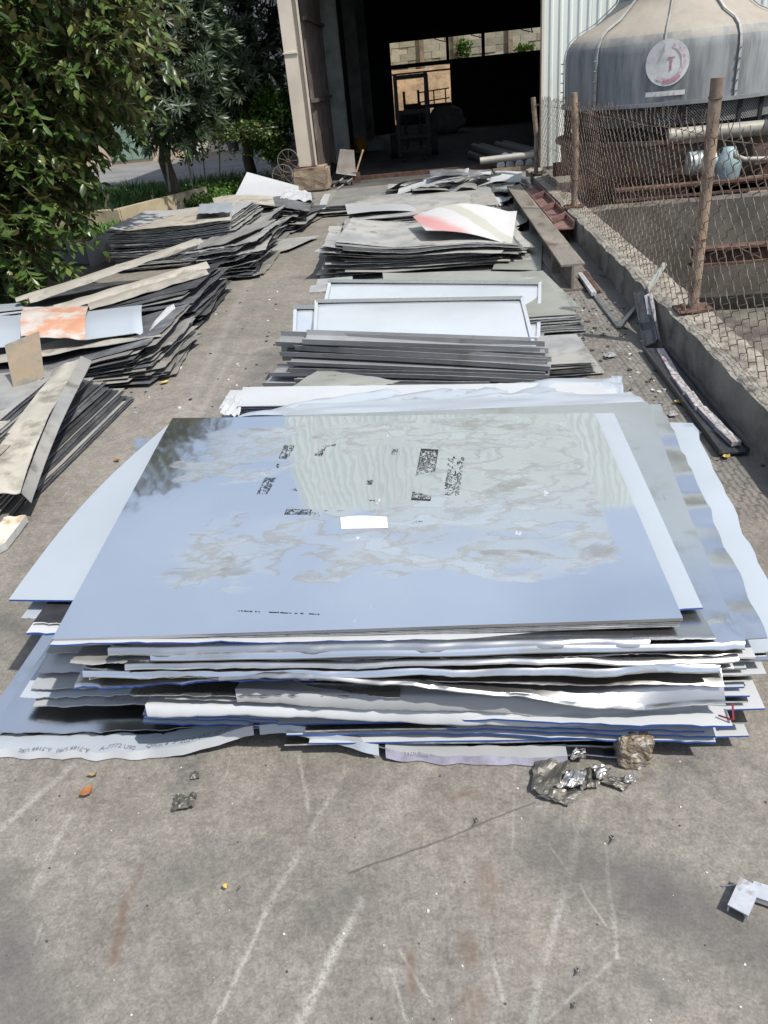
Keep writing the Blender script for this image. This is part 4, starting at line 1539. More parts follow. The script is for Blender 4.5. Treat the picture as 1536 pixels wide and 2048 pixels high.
def lip(u0, u1, depth, off, mats, name, n=34, lift=.004):
    mb = MB()
    rows = []
    for i in range(n + 1):
        u = u0 + (u1 - u0) * i / n
        p = FLb.lerp(FRb, u)
        e = base_edge(u, 0)[1] * 1.7
        q = []
        for v in (0, .5, 1):
            z = .03 + base_disp(u, v * depth / 1.7, None) + lift + .01 * v * n3(u * 14, 3, 2)
            q.append(Vector((p.x, p.y + e + off + depth * v + .008 * n3(u * 22, v, 4), z)))
        q.append(Vector((p.x, p.y + e + off - .012 + .006 * n3(u * 30, 1, 7), max(.006, q[0].z - .035))))
        rows.append([q[3], q[0], q[1], q[2]])
    vs = [p for r_ in rows for p in r_]
    mb.add(vs, [(i * 4 + j, (i + 1) * 4 + j, (i + 1) * 4 + j + 1, i * 4 + j + 1) for i in range(n) for j in (1, 2)], 0)
    mb.add(vs, [(i * 4, (i + 1) * 4, (i + 1) * 4 + 1, i * 4 + 1) for i in range(n)], 1)
    return mb.build(name, mats, base_sheet, smooth=True)


l1 = lip(.0, .47, .085, -.006, [W_BLUISH, W_WHITE], 'white_film_lip')
l2 = lip(.48, .66, .05, -.004, [W_GREY, W_BLUISH], 'torn_film_lip')
l3 = lip(.67, .93, .05, -.006, [W_GREY, PURPLE], 'purple_film_lip')


def print_along(body, u, size, flip, par, ink=PALEINK, yo=.02):
    p = FLb.lerp(FRb, u)
    d = (FRb - FLb).normalized()
    s = -1 if flip else 1
    def zo(q, x, y):
        uu = u + s * x / (FRb - FLb).length
        e = base_edge(uu, 0)[1] * 1.7
        return Vector((q.x, q.y + e, .03 + base_disp(uu, .02, None) + .0075))
    text_part(body, size, p + Vector((0, yo, 0)), d * s, Vector((-d.y, d.x, 0)) * s, ink, par, zoff=zo)


print_along('A-7166 U90   A-7166 U90', .21, .026, True, l1, yo=.0)
print_along('A-7772 U90     Qmm 4  5  2024  (A5  57 37', .225, .028, False, l1, yo=.012)
print_along('PVDF 3003', .70, .018, False, l3, W_WHITE, yo=-.012)

# --- grey and silver sheets poking out low on the left
psheet('grey_left_sheet', 'shiny grey sheet spread flat at the lower left corner of the front stack', (-20, 1468, .055), (560, 1452, .06), 1.5, .06, (A_MIR, A_EDGE, W_GREY), .004, 1.0, G1, wav(.02, 5, 3, 1.4))
psheet('lettered_grey_sheet', 'grey sheet with upside-down lettering along its lip, lower left', (66, 1412, .10), (700, 1400, .11), 1.4, .14, (W_GREY, W_EDGE, A_GREY), .006, 8, G1)
o = bpy.data.objects[-1] if False else None
lt = [x for x in COL.objects if x.name.startswith('lettered_grey_sheet')][0]
a_, b_ = P(66, 1404, .108), P(700, 1392, .116)
d = (b_ - a_).normalized()
text_part('A-7772 U90   ESD ETSO 090   USD 021USO', .026, a_.lerp(b_, .62) + Vector((0, 0, .004)), -d, Vector((d.y, -d.x, 0)), PALEINK, lt)
for i, (fl, fr, z, mm, lab) in enumerate((
        ((38, 1396), (330, 1388), .125, (W_BLUISH, W_EDGE, W_GREY), 'pale sheet corner on the left edge just above the lettered sheet'),
        ((60, 1378), (480, 1368), .15, (W_GREY, A_EDGE, W_GREY), 'plain grey sheet corner on the left side with a diagonal fold line'),
        ((75, 1345), (470, 1338), .18, (W_WHITE, PURPLE, W_GREY), 'pale sheet with a purple edge showing at the left below the top panel'),
        ((92, 1305), (500, 1300), .22, (A_OLIVE, A_EDGE, W_GREY), 'olive grey sheet with dark lettered edge at the left of the stack'))):
    psheet('protruding_sheet', lab, (*fl, z), (*fr, z + .005), 1.35, z + .02, mm, .004, 5, G1, skew=.05)

# --- white panels with blue film edges, lower front
blues = [((285, 1444, .10), (1432, 1484, .10)), ((287, 1436, .125), (1437, 1473, .125)), ((285, 1429, .15), (1410, 1462, .15)), ((288, 1422, .175), (1466, 1452, .20))]
for i, (fl, fr) in enumerate(blues):
    psheet('blue_edged_sheet', ['lowest blue-edged white panel across the front of the stack', 'second blue-edged white panel up from the bottom sheet', 'third blue-edged white panel up, slightly shorter at the right', 'blue-edged white panel with a red line at its right corner'][i],
           fl, fr, 1.55, fl[2] + .03, (W_WHITE, B_EDGE, W_GREY), .008, 5, G1, wav(.006, 3, i + 2, 1.2), skew=rr(-.05, .08))
rp = [x for x in COL.objects if x.name.startswith('blue_edged_sheet')][-1]
RED = mat('dark_red_line', (.16, .012, .02), .5, 0, .2)
a_, b_, c_ = P(1436, 1436, .2), P(1466, 1446, .205), P(1464, 1414, .22)
MB().bar(a_ + Vector((0, 0, .012)), b_ + Vector((0, 0, .012)), .006, .003).bar(b_ + Vector((.0, 0, .013)), c_ + Vector((0, 0, .013)), .006, .003).build('red_line', RED, rp)
psheet('white_face_panel', 'white panel front face with pencil ticks left of centre in the stack', (290, 1410), (1395, 1438), 1.5, .26, (W_WHITE, W_EDGE, W_GREY), .005, 14, G1, lip=.035)
psheet('grey_faced_panel', 'long mid grey panel face under the big silver sheet, ending at a cut right corner', (470, 1378), (1420, 1420), 1.5, .30, (W_GREY, A_EDGE, W_GREY), .005, 14, G1, wav(.01, 3, 4, 1.5), lip=.05)

# --- large bent silver sheets
def belly(u, v, p):
    return max(0, 1 - v * 2.2) * (.035 * math.sin(u * 5.2 + .6) + .022 * n3(u * 3, v * 2, 5) + .014 * n3(u * 9, v * 3, 2) + .02 * math.sin(min(1, v * 9) * math.pi) * math.sin(u * 7 + 1))


psheet('big_silver_sheet', 'big satin silver sheet bulging down across the front right of the stack', (440, 1362), (1452, 1396), 1.5, .40, (A_BULGE, A_SIL, W_GREY), .004, 12, G1, belly, nu=50, nv=26, vpow=2.2, lip=.008, yf=1.91)
psheet('blue_lined_silver_sheet', 'silver sheet with a rounded blue-lined lip at the left front of the stack', (150, 1368), (720, 1345), 1.45, .42, (A_SIL, B_EDGE, W_GREY), .007, 8, G1, wav(.01, 3, 9, 2), lip=.006)
psheet('wrinkled_silver_sheet', 'wrinkled bright sheet with a curled right end near the front right corner', (165, 1342), (1440, 1336), 1.5, .435, (A_MIR, A_EDGE, W_GREY), .004, 7, G1,
       lambda u, v, p: max(0, 1 - v * 3) * (.02 * n3(u * 6, v * 3, 1) + .03 * max(0, u - .9) * 8 * (.5 - v)), nu=60, nv=22, lip=.018, yf=1.92)
psheet('lipped_silver_sheet', 'bright sheet with a white folded lip running the whole front of the stack', (250, 1328), (1478, 1316), 1.5, .452, (A_SIL, W_EDGE, W_GREY), .006, 12, G1, wav(.012, 4, 6, 2.4), nu=50, nv=18, lip=.009, yf=1.925)
psheet('torn_silver_sheet', 'bright sheet with a torn crumpled right end sticking out at the front corner', (300, 1310), (1490, 1285), 1.5, .468, (A_MIR, A_SIL, W_GREY), .004, 12, G1,
       lambda u, v, p: .05 * max(0, u - .88) * 8 * n3(u * 40, v * 9, 2) + wav(.012, 5, 2, 2)(u, v, p), lambda u, v: (.012 * n3(v * 30, 2, 3) if u > .98 else 0, 0), nu=60, nv=22, lip=.016, yf=1.935)
psheet('violet_tinted_sheet', 'bluish mirror sheet two below the stained top panel', (215, 1297), (1300, 1280), 1.5, .484, (A_SIL, A_EDGE, W_GREY), .006, 12, G1, wav(.008, 3, 7, 2), nu=40, lip=.02, yf=1.945)

# --- thin loose sheets between the bent ones, their edges showing along the front
thin = [((180, 1352), (900, 1340), 1.935, .43, A_MIR), ((520, 1336), (1466, 1330), 1.94, .44, A_SIL), ((330, 1318), (1240, 1302), 1.95, .46, W_GREY), ((240, 1304), (1080, 1292), 1.955, .476, A_MIR),
        ((700, 1290), (1430, 1272), 1.955, .48, A_SIL), ((330, 1392), (1380, 1418), 1.955, .285, A_GREY), ((600, 1352), (1448, 1368), 1.93, .38, A_MIR), ((260, 1385), (800, 1388), 1.95, .31, A_SIL),
        ((140, 1322), (560, 1312), 1.96, .445, A_GREY), ((880, 1310), (1484, 1300), 1.94, .458, A_MIR)]
for i, (fl, fr, yf_, zb_, mm) in enumerate(thin):
    psheet('thin_loose_sheet', ['thin bright sheet edge left of centre just above the blue-lined lip', 'thin satin sheet edge running to the front right corner', 'thin grey sheet edge in the upper front of the stack', 'thin bright sheet edge near the top left of the front',
                                'thin satin sheet edge high at the front right', 'thin dull sheet edge above the white face panel', 'thin bright sheet edge across the big silver bulge', 'short satin sheet edge low at the front left',
                                'short dull sheet edge high at the front left corner', 'thin bright sheet edge below the torn corner'][i], fl, fr, 1.45, zb_, (mm, (A_EDGE, W_EDGE)[i % 2], W_GREY), .0025, 12, G1, wav(.014, 4, i * 3, 2.5), yf=yf_, lip=.004, nu=36)

# --- filler sheets inside the stack, seen only at their right ends
for i in range(14):
    z = .05 + i * .025
    q = 1470 + rr(-40, 50) + (i > 4) * 25
    fy = 1480 - i * 13
    fr = P(q, fy + rr(-6, 6), z)
    fl = Vector((fr.x - 1.5, fr.y + .02, z))
    wb = i < 9
    D = 1.6 + rr(-.1, .15)
    s = rr(.02, .16)
    o = sheet('right_end_sheet', fl, fr, fr + Vector((s, D, .01)), fl + Vector((s, D, .01)), (W_WHITE if i % 3 else A_MIR, B_EDGE if wb and i % 3 else A_EDGE, W_GREY), .007, 10, 6, wav(.008, 3, i, 1))
    tag(o, '%s sheet end stepping out at the lower right of the front stack' % nth(i, 14), 'metal sheet', 'sheet ends at the lower right of the front stack')

# --- right side fan under the top panel
psheet('wide_pale_sheet', 'outermost crinkled pale sheet spreading furthest to the right of the front stack', (700, 1345, .36), (1600, 1300, .36), 1.5, .40, (W_BLUISH, A_EDGE, W_GREY), .004, 1, G1,
       lambda u, v, p: .022 * max(0, u - .75) * n3(v * 6, u * 3, 2) * 4, lambda u, v: (.015 * n3(v * 11, 3, 1) if u > .97 else 0, 0), back=((1385, 846, .42), (600, 840, .42)), nu=40, nv=30)
psheet('crimped_silver_sheet', 'bright sheet with a crimped wavy right edge under the top panel', (600, 1320, .43), (1535, 1275, .43), 1.5, .45, (A_MIR, A_SIL, W_GREY), .004, 1, G1,
       lambda u, v, p: .03 * max(0, u - .86) * 7 * n3(v * 13, u * 3, 4) + .004 * n3(u * 3, v * 3, 8), lambda u, v: (.010 * n3(v * 15, 3, 6) if u > .97 else 0, 0), back=((1322, 808, .47), (520, 838, .47)), nu=40, nv=36)
psheet('pinkish_mirror_sheet', 'smooth mirror sheet sticking out right, one below the white strip', (520, 1308, .475), (1470, 1262, .475), 1.5, .49, (A_MIR, A_SIL, W_GREY), .005, 1, G1,
       lambda u, v, p: .018 * math.sin(v * 7 + 1) * max(0, u - .55), back=((1295, 806, .50), (420, 836, .50)), nu=30, nv=30)
psheet('white_strip_panel', 'white panel with blue edge peeping out as a long strip right of the top panel', (640, 1262, .52), (1405, 1214, .515), 1.5, .52, (W_BLUISH, B_EDGE, W_GREY), .007, 1, G1, back=((1228, 826, .53), (520, 838, .53)))
psheet('blue_edged_under_panel', 'blue-edged white panel directly below the stained top panel, longest at the left', (100, 1288), (1180, 1275), 1.5, .515, (W_WHITE, B_EDGE, W_GREY), .006, 10, G1, wav(.008, 3, 3, 2), nu=60, yf=1.972)

# --- left side panels
psheet('pale_blue_side_panel', 'large pale blue-white panel slid out on the left of the top panel', (17, 1199, .50), (560, 1205, .50), 1.5, .5, (W_BLUISH, B_EDGE, W_GREY), .008, 1, G1,
       lambda u, v, p: .0, lambda u, v: (.06 * math.sin(v * math.pi) * (1 - u) * -1, 0), back=((760, 842, .53), (338, 848, .53)))
ps = [x for x in COL.objects if x.name == 'pale_blue_side_panel'][0]
A0, A1 = P(232, 1203, .5), P(343, 858, .535)
MB().bar(A0 + Vector((0, 0, .002)), A1 + Vector((0, 0, .002)), .004, .002).build('scribed_line', PALEINK, ps)
psheet('white_corner_panel', 'white blue-edged corner below the pale side panel at the far left', (52, 1266, .46), (500, 1262, .46), 1.2, .47, (W_WHITE, B_EDGE, W_GREY), .010, 1, G1)
psheet('black_backed_panel', 'black-faced panel corner between two white corners on the left', (66, 1245, .475), (420, 1245, .475), 1.2, .48, (mat('black_foam_face', (.02, .02, .024), .7, 0, .4, 30), A_EDGE, W_GREY), .005, 1, G1)
psheet('far_left_sliver', 'narrow pale sliver of sheet showing left of the black panel corner', (42, 1236, .44), (300, 1236, .44), 1.2, .45, (W_BLUISH, A_EDGE, W_GREY), .005, 1, G1)
psheet('folded_back_corner', 'mirror sheet with a lifted folded corner at the back left of the stack', (300, 1150, .44), (700, 1150, .44), 1.2, .5, (A_MIR, A_EDGE, W_GREY), .004, 1, G1,
       lambda u, v, p: .05 * max(0, v - .85) * 6 * max(0, .25 - u) * 4, back=((800, 838, .5), (272, 892, .46)), nu=24, nv=24)

# --- the stained top panel
TFL, TFR, TBR, TBL = P(104, 1278, .55), P(1366, 1236, .55), P(1190, 826, .56), P(345, 836, .60)
topo = sheet('stained_top_panel', TFL, TFR, TBR, TBL, (TOPM, A_SIL, W_GREY), .012, 40, 34, lambda u, v, p: .004 * n3(u * 3, v * 3, 1), 1.0)
tag(topo, 'large shiny water-stained metal panel on top of the front stack with inked stamps', 'metal sheet')
# thin lip lines below it (stack of bonded sheets)
for i in range(3):
    a, b = TFL + Vector((.005, .004 + .004 * i, -.018 - .009 * i)), TFR + Vector((-.005, .004 + .003 * i, -.018 - .009 * i))
    o = sheet('thin_sheet_under_top', a, b, TBR + Vector((0, 0, -.018 - .009 * i)), TBL + Vector((0, 0, -.018 - .009 * i)), (A_MIR, A_SIL if i % 2 else A_EDGE, W_GREY), .005, 8, 4)
    tag(o, ['uppermost', 'middle', 'lowest'][i] + ' of three thin sheets lying flush under the stained top panel', 'metal sheet', G1)


def top_pt(px, py, lift=.0):
    """point on the top panel under a picture position"""
    z = .56
    for _ in range(6):
        p = P(px, py, z)
        # invert bilinear roughly with the panel's height field
        v = (p.y - TFL.y) / (TBL.y - TFL.y)
        u = (p.x - TFL.x) / (TFR.x - TFL.x)
        u_, v_ = min(1, max(0, u)), min(1, max(0, v))
        z = (TFL.z * (1 - u_) + TFR.z * u_) * (1 - v_) + (TBL.z * (1 - u_) + TBR.z * u_) * v_ + .004 * n3(u_ * 3, v_ * 3, 1)
    return P(px, py, z + lift)


def stamp(quad, cols, rows, fill, seed, frame=True, name='inked_stamp'):
    """blurred block print: many small ink dashes inside a quad given by its picture corners"""
    r = random.Random(seed)
    c = [top_pt(*q, .0015) for q in quad]
    mb = MB()
    def at(u, v):
        return c[0].lerp(c[1], u).lerp(c[3].lerp(c[2], u), v)
    for i in range(cols):
        for j in range(rows):
            patch = n3(i * .23, j * .23, seed)
            if r.random() > fill + patch * .9:
                continue
            u0, v0 = (i + r.uniform(0, .25)) / cols, (j + r.uniform(0, .25)) / rows
            u1, v1 = min(1, (i + r.uniform(.65, 1.25)) / cols), min(1, (j + r.uniform(.6, 1.0)) / rows)
            mb.add([at(u0, v0), at(u1, v0), at(u1, v1), at(u0, v1)], [(0, 1, 2, 3)])
    if frame:
        e = .03
        for (u0, v0, u1, v1) in ((0, 0, 1, e), (0, 1 - e, 1, 1), (0, 0, e, 1), (1 - e, 0, 1, 1)):
            mb.add([at(u0, v0), at(u1, v0), at(u1, v1), at(u0, v1)], [(0, 1, 2, 3)])
    mb.build(name, INK, topo)['kind'] = 'stuff'


stamp([(822, 1000), (861, 1002), (877, 899), (842, 897)], 16, 46, .8, 3)
stamp([(887, 990), (918, 992), (929, 914), (897, 911)], 14, 30, .34, 5, False)
stamp([(888, 990), (912, 992), (918, 968), (890, 966)], 10, 8, .40, 6, False)
stamp([(891, 962), (916, 963), (920, 940), (895, 941)], 10, 8, .35, 7, False)
stamp([(513, 988), (534, 988), (554, 955), (530, 955)], 12, 18, .6, 8, False)
stamp([(557, 916), (575, 918), (590, 890), (568, 890)], 12, 16, .7, 9, False)
stamp([(534, 955), (550, 955), (572, 916), (560, 916)], 6, 14, -.02, 10, False)
stamp([(627, 912), (643, 912), (655, 893), (636, 897)], 9, 9, .45, 11, False)
stamp([(645, 893), (671, 891), (672, 888), (652, 890)], 8, 2, .6, 12, False)
stamp([(568, 1029), (620, 1029), (624, 1019), (573, 1018)], 26, 9, .55, 13)
stamp([(618, 1031), (645, 1032), (640, 1024), (624, 1023)], 12, 5, .3, 14, False)
stamp([(640, 1022), (690, 1022), (700, 1021), (650, 1020)], 10, 1, .3, 15, False)
stamp([(783, 908), (793, 909), (796, 898), (785, 898)], 5, 5, .45, 16)
stamp([(732, 968), (743, 969), (746, 960), (735, 960)], 5, 5, .45, 17)
stamp([(975, 985), (985, 985), (986, 981), (976, 981)], 5, 2, .0, 18)
stamp([(736, 1001), (750, 1003), (750, 1000), (737, 999)], 6, 2, .5, 19, False)
stamp([(828, 1043), (850, 1044), (851, 1042), (829, 1041)], 8, 1, .8, 20, False)
stamp([(580, 979), (594, 981), (595, 976), (580, 976)], 6, 3, .35, 21, False)
stamp([(470, 1222), (640, 1229), (640, 1227), (470, 1220)], 30, 1, .7, 22, False)
# paper note on the panel
M_PAPER = mat('pink_white_paper', (.80, .74, .76), .8, 0, .03, 20)
q = [top_pt(683, 1057, .002), top_pt(776, 1056, .004), top_pt(773, 1032, .010), top_pt(681, 1035, .012)]
nt_ = sheet('paper_note', q[0], q[1], q[2], q[3], (M_PAPER, M_PAPER, M_PAPER), .0012, 10, 6, lambda u, v, p: .005 * math.sin(u * 4) * v)
tag(nt_, 'small blank pinkish white paper note lying on the stained top panel', 'paper')

# ------------------------------------------------------------------ pile behind: white film sheets with blue edges
G2 = 'white blue-edged sheets behind the front stack'
for i in range(11):
    z = .06 + i * .016
    fl = P(445 + rr(-12, 45), 836 - i * 2.4, z)
    fr = P(1235 + rr(-30, 14), 822 - i * 1.6, z)
    D = rr(.22, .34)
    sk = rr(-.05, .05)
    o = sheet('white_blue_edged_sheet', fl, fr, fr + Vector((sk, D, .02)), fl + Vector((sk, D, .02)), (W_WHITE, B_EDGE if i % 2 else W_EDGE, W_GREY), .005, 12, 8, wav(.01, 3, i, .6))
    tag(o, '%s white blue-edged sheet in the pile behind the front stack' % nth(i, 11), 'metal sheet', G2)
FLc, FRc = P(530, 815, .40), P(1238, 800, .42)
o = sheet('crumpled_white_sheet', PY(470, 836, 4.5), PY(1252, 806, 4.5), PY(1243, 750, 5.05), PY(640, 797, 4.95), (W_BLUISH, B_EDGE, W_GREY), .003, 40, 14,
          lambda u, v, p: .035 * n3(u * 7, v * 3, 3) + .05 * abs(n3(u * 11, v * 4, 8)) * (.3 + u) + (-.05 * max(0, u - .93) * 12 * (1 - v)), 1)
tag(o, 'crumpled shiny white sheet on top of the pile behind the front stack', 'metal sheet', G2)
o = sheet('pale_flat_sheet', PY(560, 836, 4.3), PY(1300, 808, 4.2), PY(1262, 784, 4.5), PY(600, 808, 4.6), (W_BLUISH, B_EDGE, W_GREY), .003, 30, 8, lambda u, v, p: .012 * n3(u * 6, v * 3, 13), 1)
tag(o, 'pale mirror sheet between the crumpled white sheet and the stained panel', 'metal sheet', G2)
o = sheet('ragged_film', P(440, 828, .2), P(478, 832, .2), P(488, 790, .22), P(452, 792, .2), (W_WHITE, W_EDGE, W_WHITE), .002, 12, 12, lambda u, v, p: .03 * n3(u * 6, v * 6, 3), 1)
tag(o, 'ragged crumpled film bunched at the left end of the white pile', 'film')

# ------------------------------------------------------------------ bent grey channel panels
G3 = 'folded grey panels in the centre row'


def channel(name, label, a, b, wd, lipH, mats, group, tilt=0.0, t=.004, sag=0.0, rise=0.0):
    """long shallow tray: base strip with two upturned lips; a, b are its ends along the near edge"""
    a, b = Vector(a), Vector(b)
    d = (b - a).normalized()
    n = Vector((-d.y, d.x, 0)).normalized()
    up = Vector((0, 0, 1))
    ct, st = math.cos(tilt), math.sin(tilt)
    nn = n * ct + up * st
    uu = up * ct - n * st
    prof = [(0.0, lipH), (.006, 0.0), (wd * .33, rise), (wd * .66, rise), (wd - .006, 0.0), (wd, lipH)]
    N = 14
    mb = MB()
    vs, vb = [], []
    for i in range(N + 1):
        u = i / N
        c = a.lerp(b, u) + up * (sag * math.sin(u * math.pi))
        for x, z in prof:
            vs.append(c + nn * x + uu * z)
        for k_, (x, z) in enumerate(prof):
            off = (.0 if 0 < k_ < 5 else 0)
            sgn = -t if k_ == 0 else (t if k_ == 5 else 0)
            vb.append(c + nn * (x + sgn) + uu * (z - (t if 0 < k_ < 5 else 0)))
    m_ = len(prof)
    f = [(i * m_ + j, (i + 1) * m_ + j, (i + 1) * m_ + j + 1, i * m_ + j + 1) for i in range(N) for j in range(m_ - 1)]
    mb.add(vs, f, 0)
    mb.add(vb, [x[::-1] for x in f], 2)
    rim = [i * m_ for i in range(N + 1)] + [N * m_ + j for j in range(1, m_)] + [i * m_ + m_ - 1 for i in range(N - 1, -1, -1)] + [j for j in range(m_ - 2, 0, -1)]
    ev = [vs[i] for i in rim] + [vb[i] for i in rim]
    L = len(rim)
    mb.add(ev, [(i, i + L, (i + 1) % L + L, (i + 1) % L) for i in range(L)], 1)
    return tag(mb.build(name, list(mats), autos=.35), label, 'folded panel', group)


CH = mat('grey_coated_channel', (.30, .305, .31), .42, .3, .10, 2.5, rnd=.18, dirt=((.22, .21, .19), 4, .55, .75))
rows3 = [((530, 782), (1010, 776), .03, 0), ((525, 772), (1060, 778), .09, 0), ((590, 765), (980, 772), .12, 1), ((540, 752), (1085, 768), .155, 0), ((580, 744), (1098, 758), .20, 0),
         ((575, 730), (1090, 752), .245, 0), ((560, 712), (1100, 742), .29, 0), ((590, 700), (1095, 728), .335, 0), ((552, 692), (1090, 715), .375, 0), ((605, 688), (1080, 705), .41, 0)]
for i, (l_, r_, z, special) in enumerate(rows3):
    z *= .85
    a, b = P(*l_, z), P(*r_, .015 + z * .42)
    channel('folded_grey_panel', '%s grey folded panel in the row behind the white sheets' % nth(i, len(rows3)), a, b, rr(.16, .24), rr(.03, .045), (CH, W_EDGE if i % 2 else A_EDGE, CH), G3, tilt=rr(.02, .2), sag=rr(-.01, .02))
o = sheet('cut_beige_sheet', P(585, 772, .14), P(770, 770, .12), P(800, 762, .14), P(640, 738, .18), (A_OLIVE, A_EDGE, A_GREY), .003, 12, 6, lambda u, v, p: .01 * n3(u * 5, v * 3, 2), 1)
tag(o, 'beige triangular offcut with small black print on the folded grey panels', 'metal sheet')
text_part('17-36', .03, P(655, 752, .185), (1, 0, 0), (0, 1, .25), INK, o)
# low sheets at the right end of that row
for i in range(8):
    z = .02 + i * .016
    fr = P(1205 - i * 3 + rr(-14, 6), 745 - i * 3, z)
    fl = fr + Vector((-.75, rr(-.05, .05), 0))
    o = sheet('short_grey_sheet', fl, fr, fr + Vector((rr(-.12, 0), .65, .02)), fl + Vector((0, .65, .02)), (A_GREY if i % 2 else A_OLIVE, A_EDGE, W_GREY), .004, 8, 6, lambda u, v, p: .02 * max(0, u - .5) * n3(v * 4, i, 2))
    tag(o, '%s short grey sheet right of the folded panels' % nth(i, 8), 'metal sheet', 'low sheets right of the folded panels')

# ------------------------------------------------------------------ bright tray panels
G4 = 'bright shallow trays in the centre row'
TRAY = mat('pale_bright_tray', (.66, .70, .75), .2, .55, .04, 1.5, wave=.004, wscale=1.5)
def tray(label, fl, fr, br, bl, lipH, z):
    """shallow rectangular tray with flat inside and a raised folded rim on four sides"""
    c = [Vector(fl), Vector(fr), Vector(br), Vector(bl)]
    ctr = sum(c, Vector()) / 4
    nrm = (c[1] - c[0]).cross(c[3] - c[0]).normalized()
    o = empty('bright_tray', (ctr.x, ctr.y, min(q.z for q in c)))
    tag(o, label, 'tray', None)
    mb = MB()
    ins = [q + (ctr - q) * .02 for q in c]
    mb.add([q for q in ins] + [q - nrm * .006 for q in ins], [(0, 1, 2, 3), (7, 6, 5, 4), (0, 4, 5, 1), (1, 5, 6, 2), (2, 6, 7, 3), (3, 7, 4, 0)])
    mb = MB()
    NU, NV = 16, 10
    g, g2 = [], []
    for j in range(NV + 1):
        for i in range(NU + 1):
            u, v = i / NU, j / NV
            p = ins[0].lerp(ins[1], u).lerp(ins[3].lerp(ins[2], u), v)
            bulge_ = .02 * math.sin(v * math.pi) * (1 - (2 * u - 1) ** 4) + .003 * n3(u * 5, v * 4, ctr.x)
            g.append(p + nrm * bulge_)
            g2.append(p - nrm * .006)
    f_ = [(j * (NU + 1) + i, j * (NU + 1) + i + 1, (j + 1) * (NU + 1) + i + 1, (j + 1) * (NU + 1) + i) for j in range(NV) for i in range(NU)]
    mb.add(g, f_).add(g2, [q[::-1] for q in f_])
    mb.build('face', TRAY, o, smooth=True)
    for i in range(4):
        a, b = c[i], c[(i + 1) % 4]
        w = .085 if i == 2 else .03
        inw = ((ctr - (a + b) / 2)).normalized()
        vs = [a, b, b + nrm * lipH, a + nrm * lipH, a + inw * w + nrm * lipH * .9, b + inw * w + nrm * lipH * .9]
        m2 = MB().add(vs, [(0, 1, 2, 3), (3, 2, 5, 4)])
        vs2 = [q - nrm * .0 + (-inw) * .004 for q in vs]
        m2.build('rim', A_SIL if i == 2 else TRAY, o)
    return o


t1 = [P(627, 672, .30), P(1072, 698, .17), PY(1046, 596, 7.0), PY(630, 603, 7.0)]
tray('nearer bright shallow tray with a worn silver rim, leaning in the centre row', *t1, .02, .4)
t2 = [P(640, 645, .27), P(1080, 680, .13), PY(1083, 566, 7.6), PY(658, 562, 7.6)]
tray('farther bright shallow tray just behind the nearer tray', *t2, .02, .4)
t3 = [P(586, 668, .26), P(760, 674, .22), PY(760, 614, 6.95), PY(588, 614, 6.95)]
tray('third bright tray showing only its left end under the others', *t3, .02, .4)
for i in range(5):
    z = .03 + i * .04
    a, b = P(590 + rr(-6, 6), 702 - i * 6, z), P(1075 + rr(-10, 6), 714 - i * 4, z * .55)
    channel('supporting_tray', '%s pale tray stacked underneath the bright leaning trays' % nth(i, 5), a, b, .95, .03, (CH, A_EDGE, CH), 'trays stacked under the bright trays')
for i, (px, py) in enumerate(((618, 585), (632, 572))):
    a = PY(px, py, 7.4 + i * .2)
    o = sheet('tray_corner_offcut', a, a + Vector((.35, 0, 0)), a + Vector((.35, .16, .03)), a + Vector((0, .16, .03)), (A_GREY, A_EDGE, W_GREY), .02, 4, 3)
    tag(o, ['lower', 'upper'][i] + ' pale grey offcut behind the left end of the bright trays', 'offcut')
# pile right of and behind the trays
for i in range(14):
    z = .02 + i * .0145
    fr = P(1186 - i * 2.2 + rr(-16, 4), 688 - i * 4.6, z)
    fl = fr + Vector((-1.5, rr(-.02, .05), 0))
    o = sheet('grey_sheet', fl, fr, fr + Vector((rr(-.3, -.1), 1.6, .03)), fl + Vector((0, 1.6, .03)), ((A_GREY, A_OLIVE, A_SIL)[i % 3], A_EDGE, W_GREY), .006, 10, 6, lambda u, v, p: .015 * n3(u * 3, v * 3, i))
    tag(o, '%s grey sheet under and right of the bright trays' % nth(i, 14), 'metal sheet', 'sheets under the bright trays')
o = sheet('greenish_cover_sheet', PY(770, 592, 7.42), PY(1160, 614, 6.95), PY(1085, 541, 8.2), PY(765, 545, 8.2), (A_OLIVE, A_EDGE, W_GREY), .004, 14, 10, lambda u, v, p: .02 * n3(u * 3, v * 2, 4), 1)
tag(o, 'greenish grey sheet lying behind the bright trays with a creased right side', 'metal sheet')


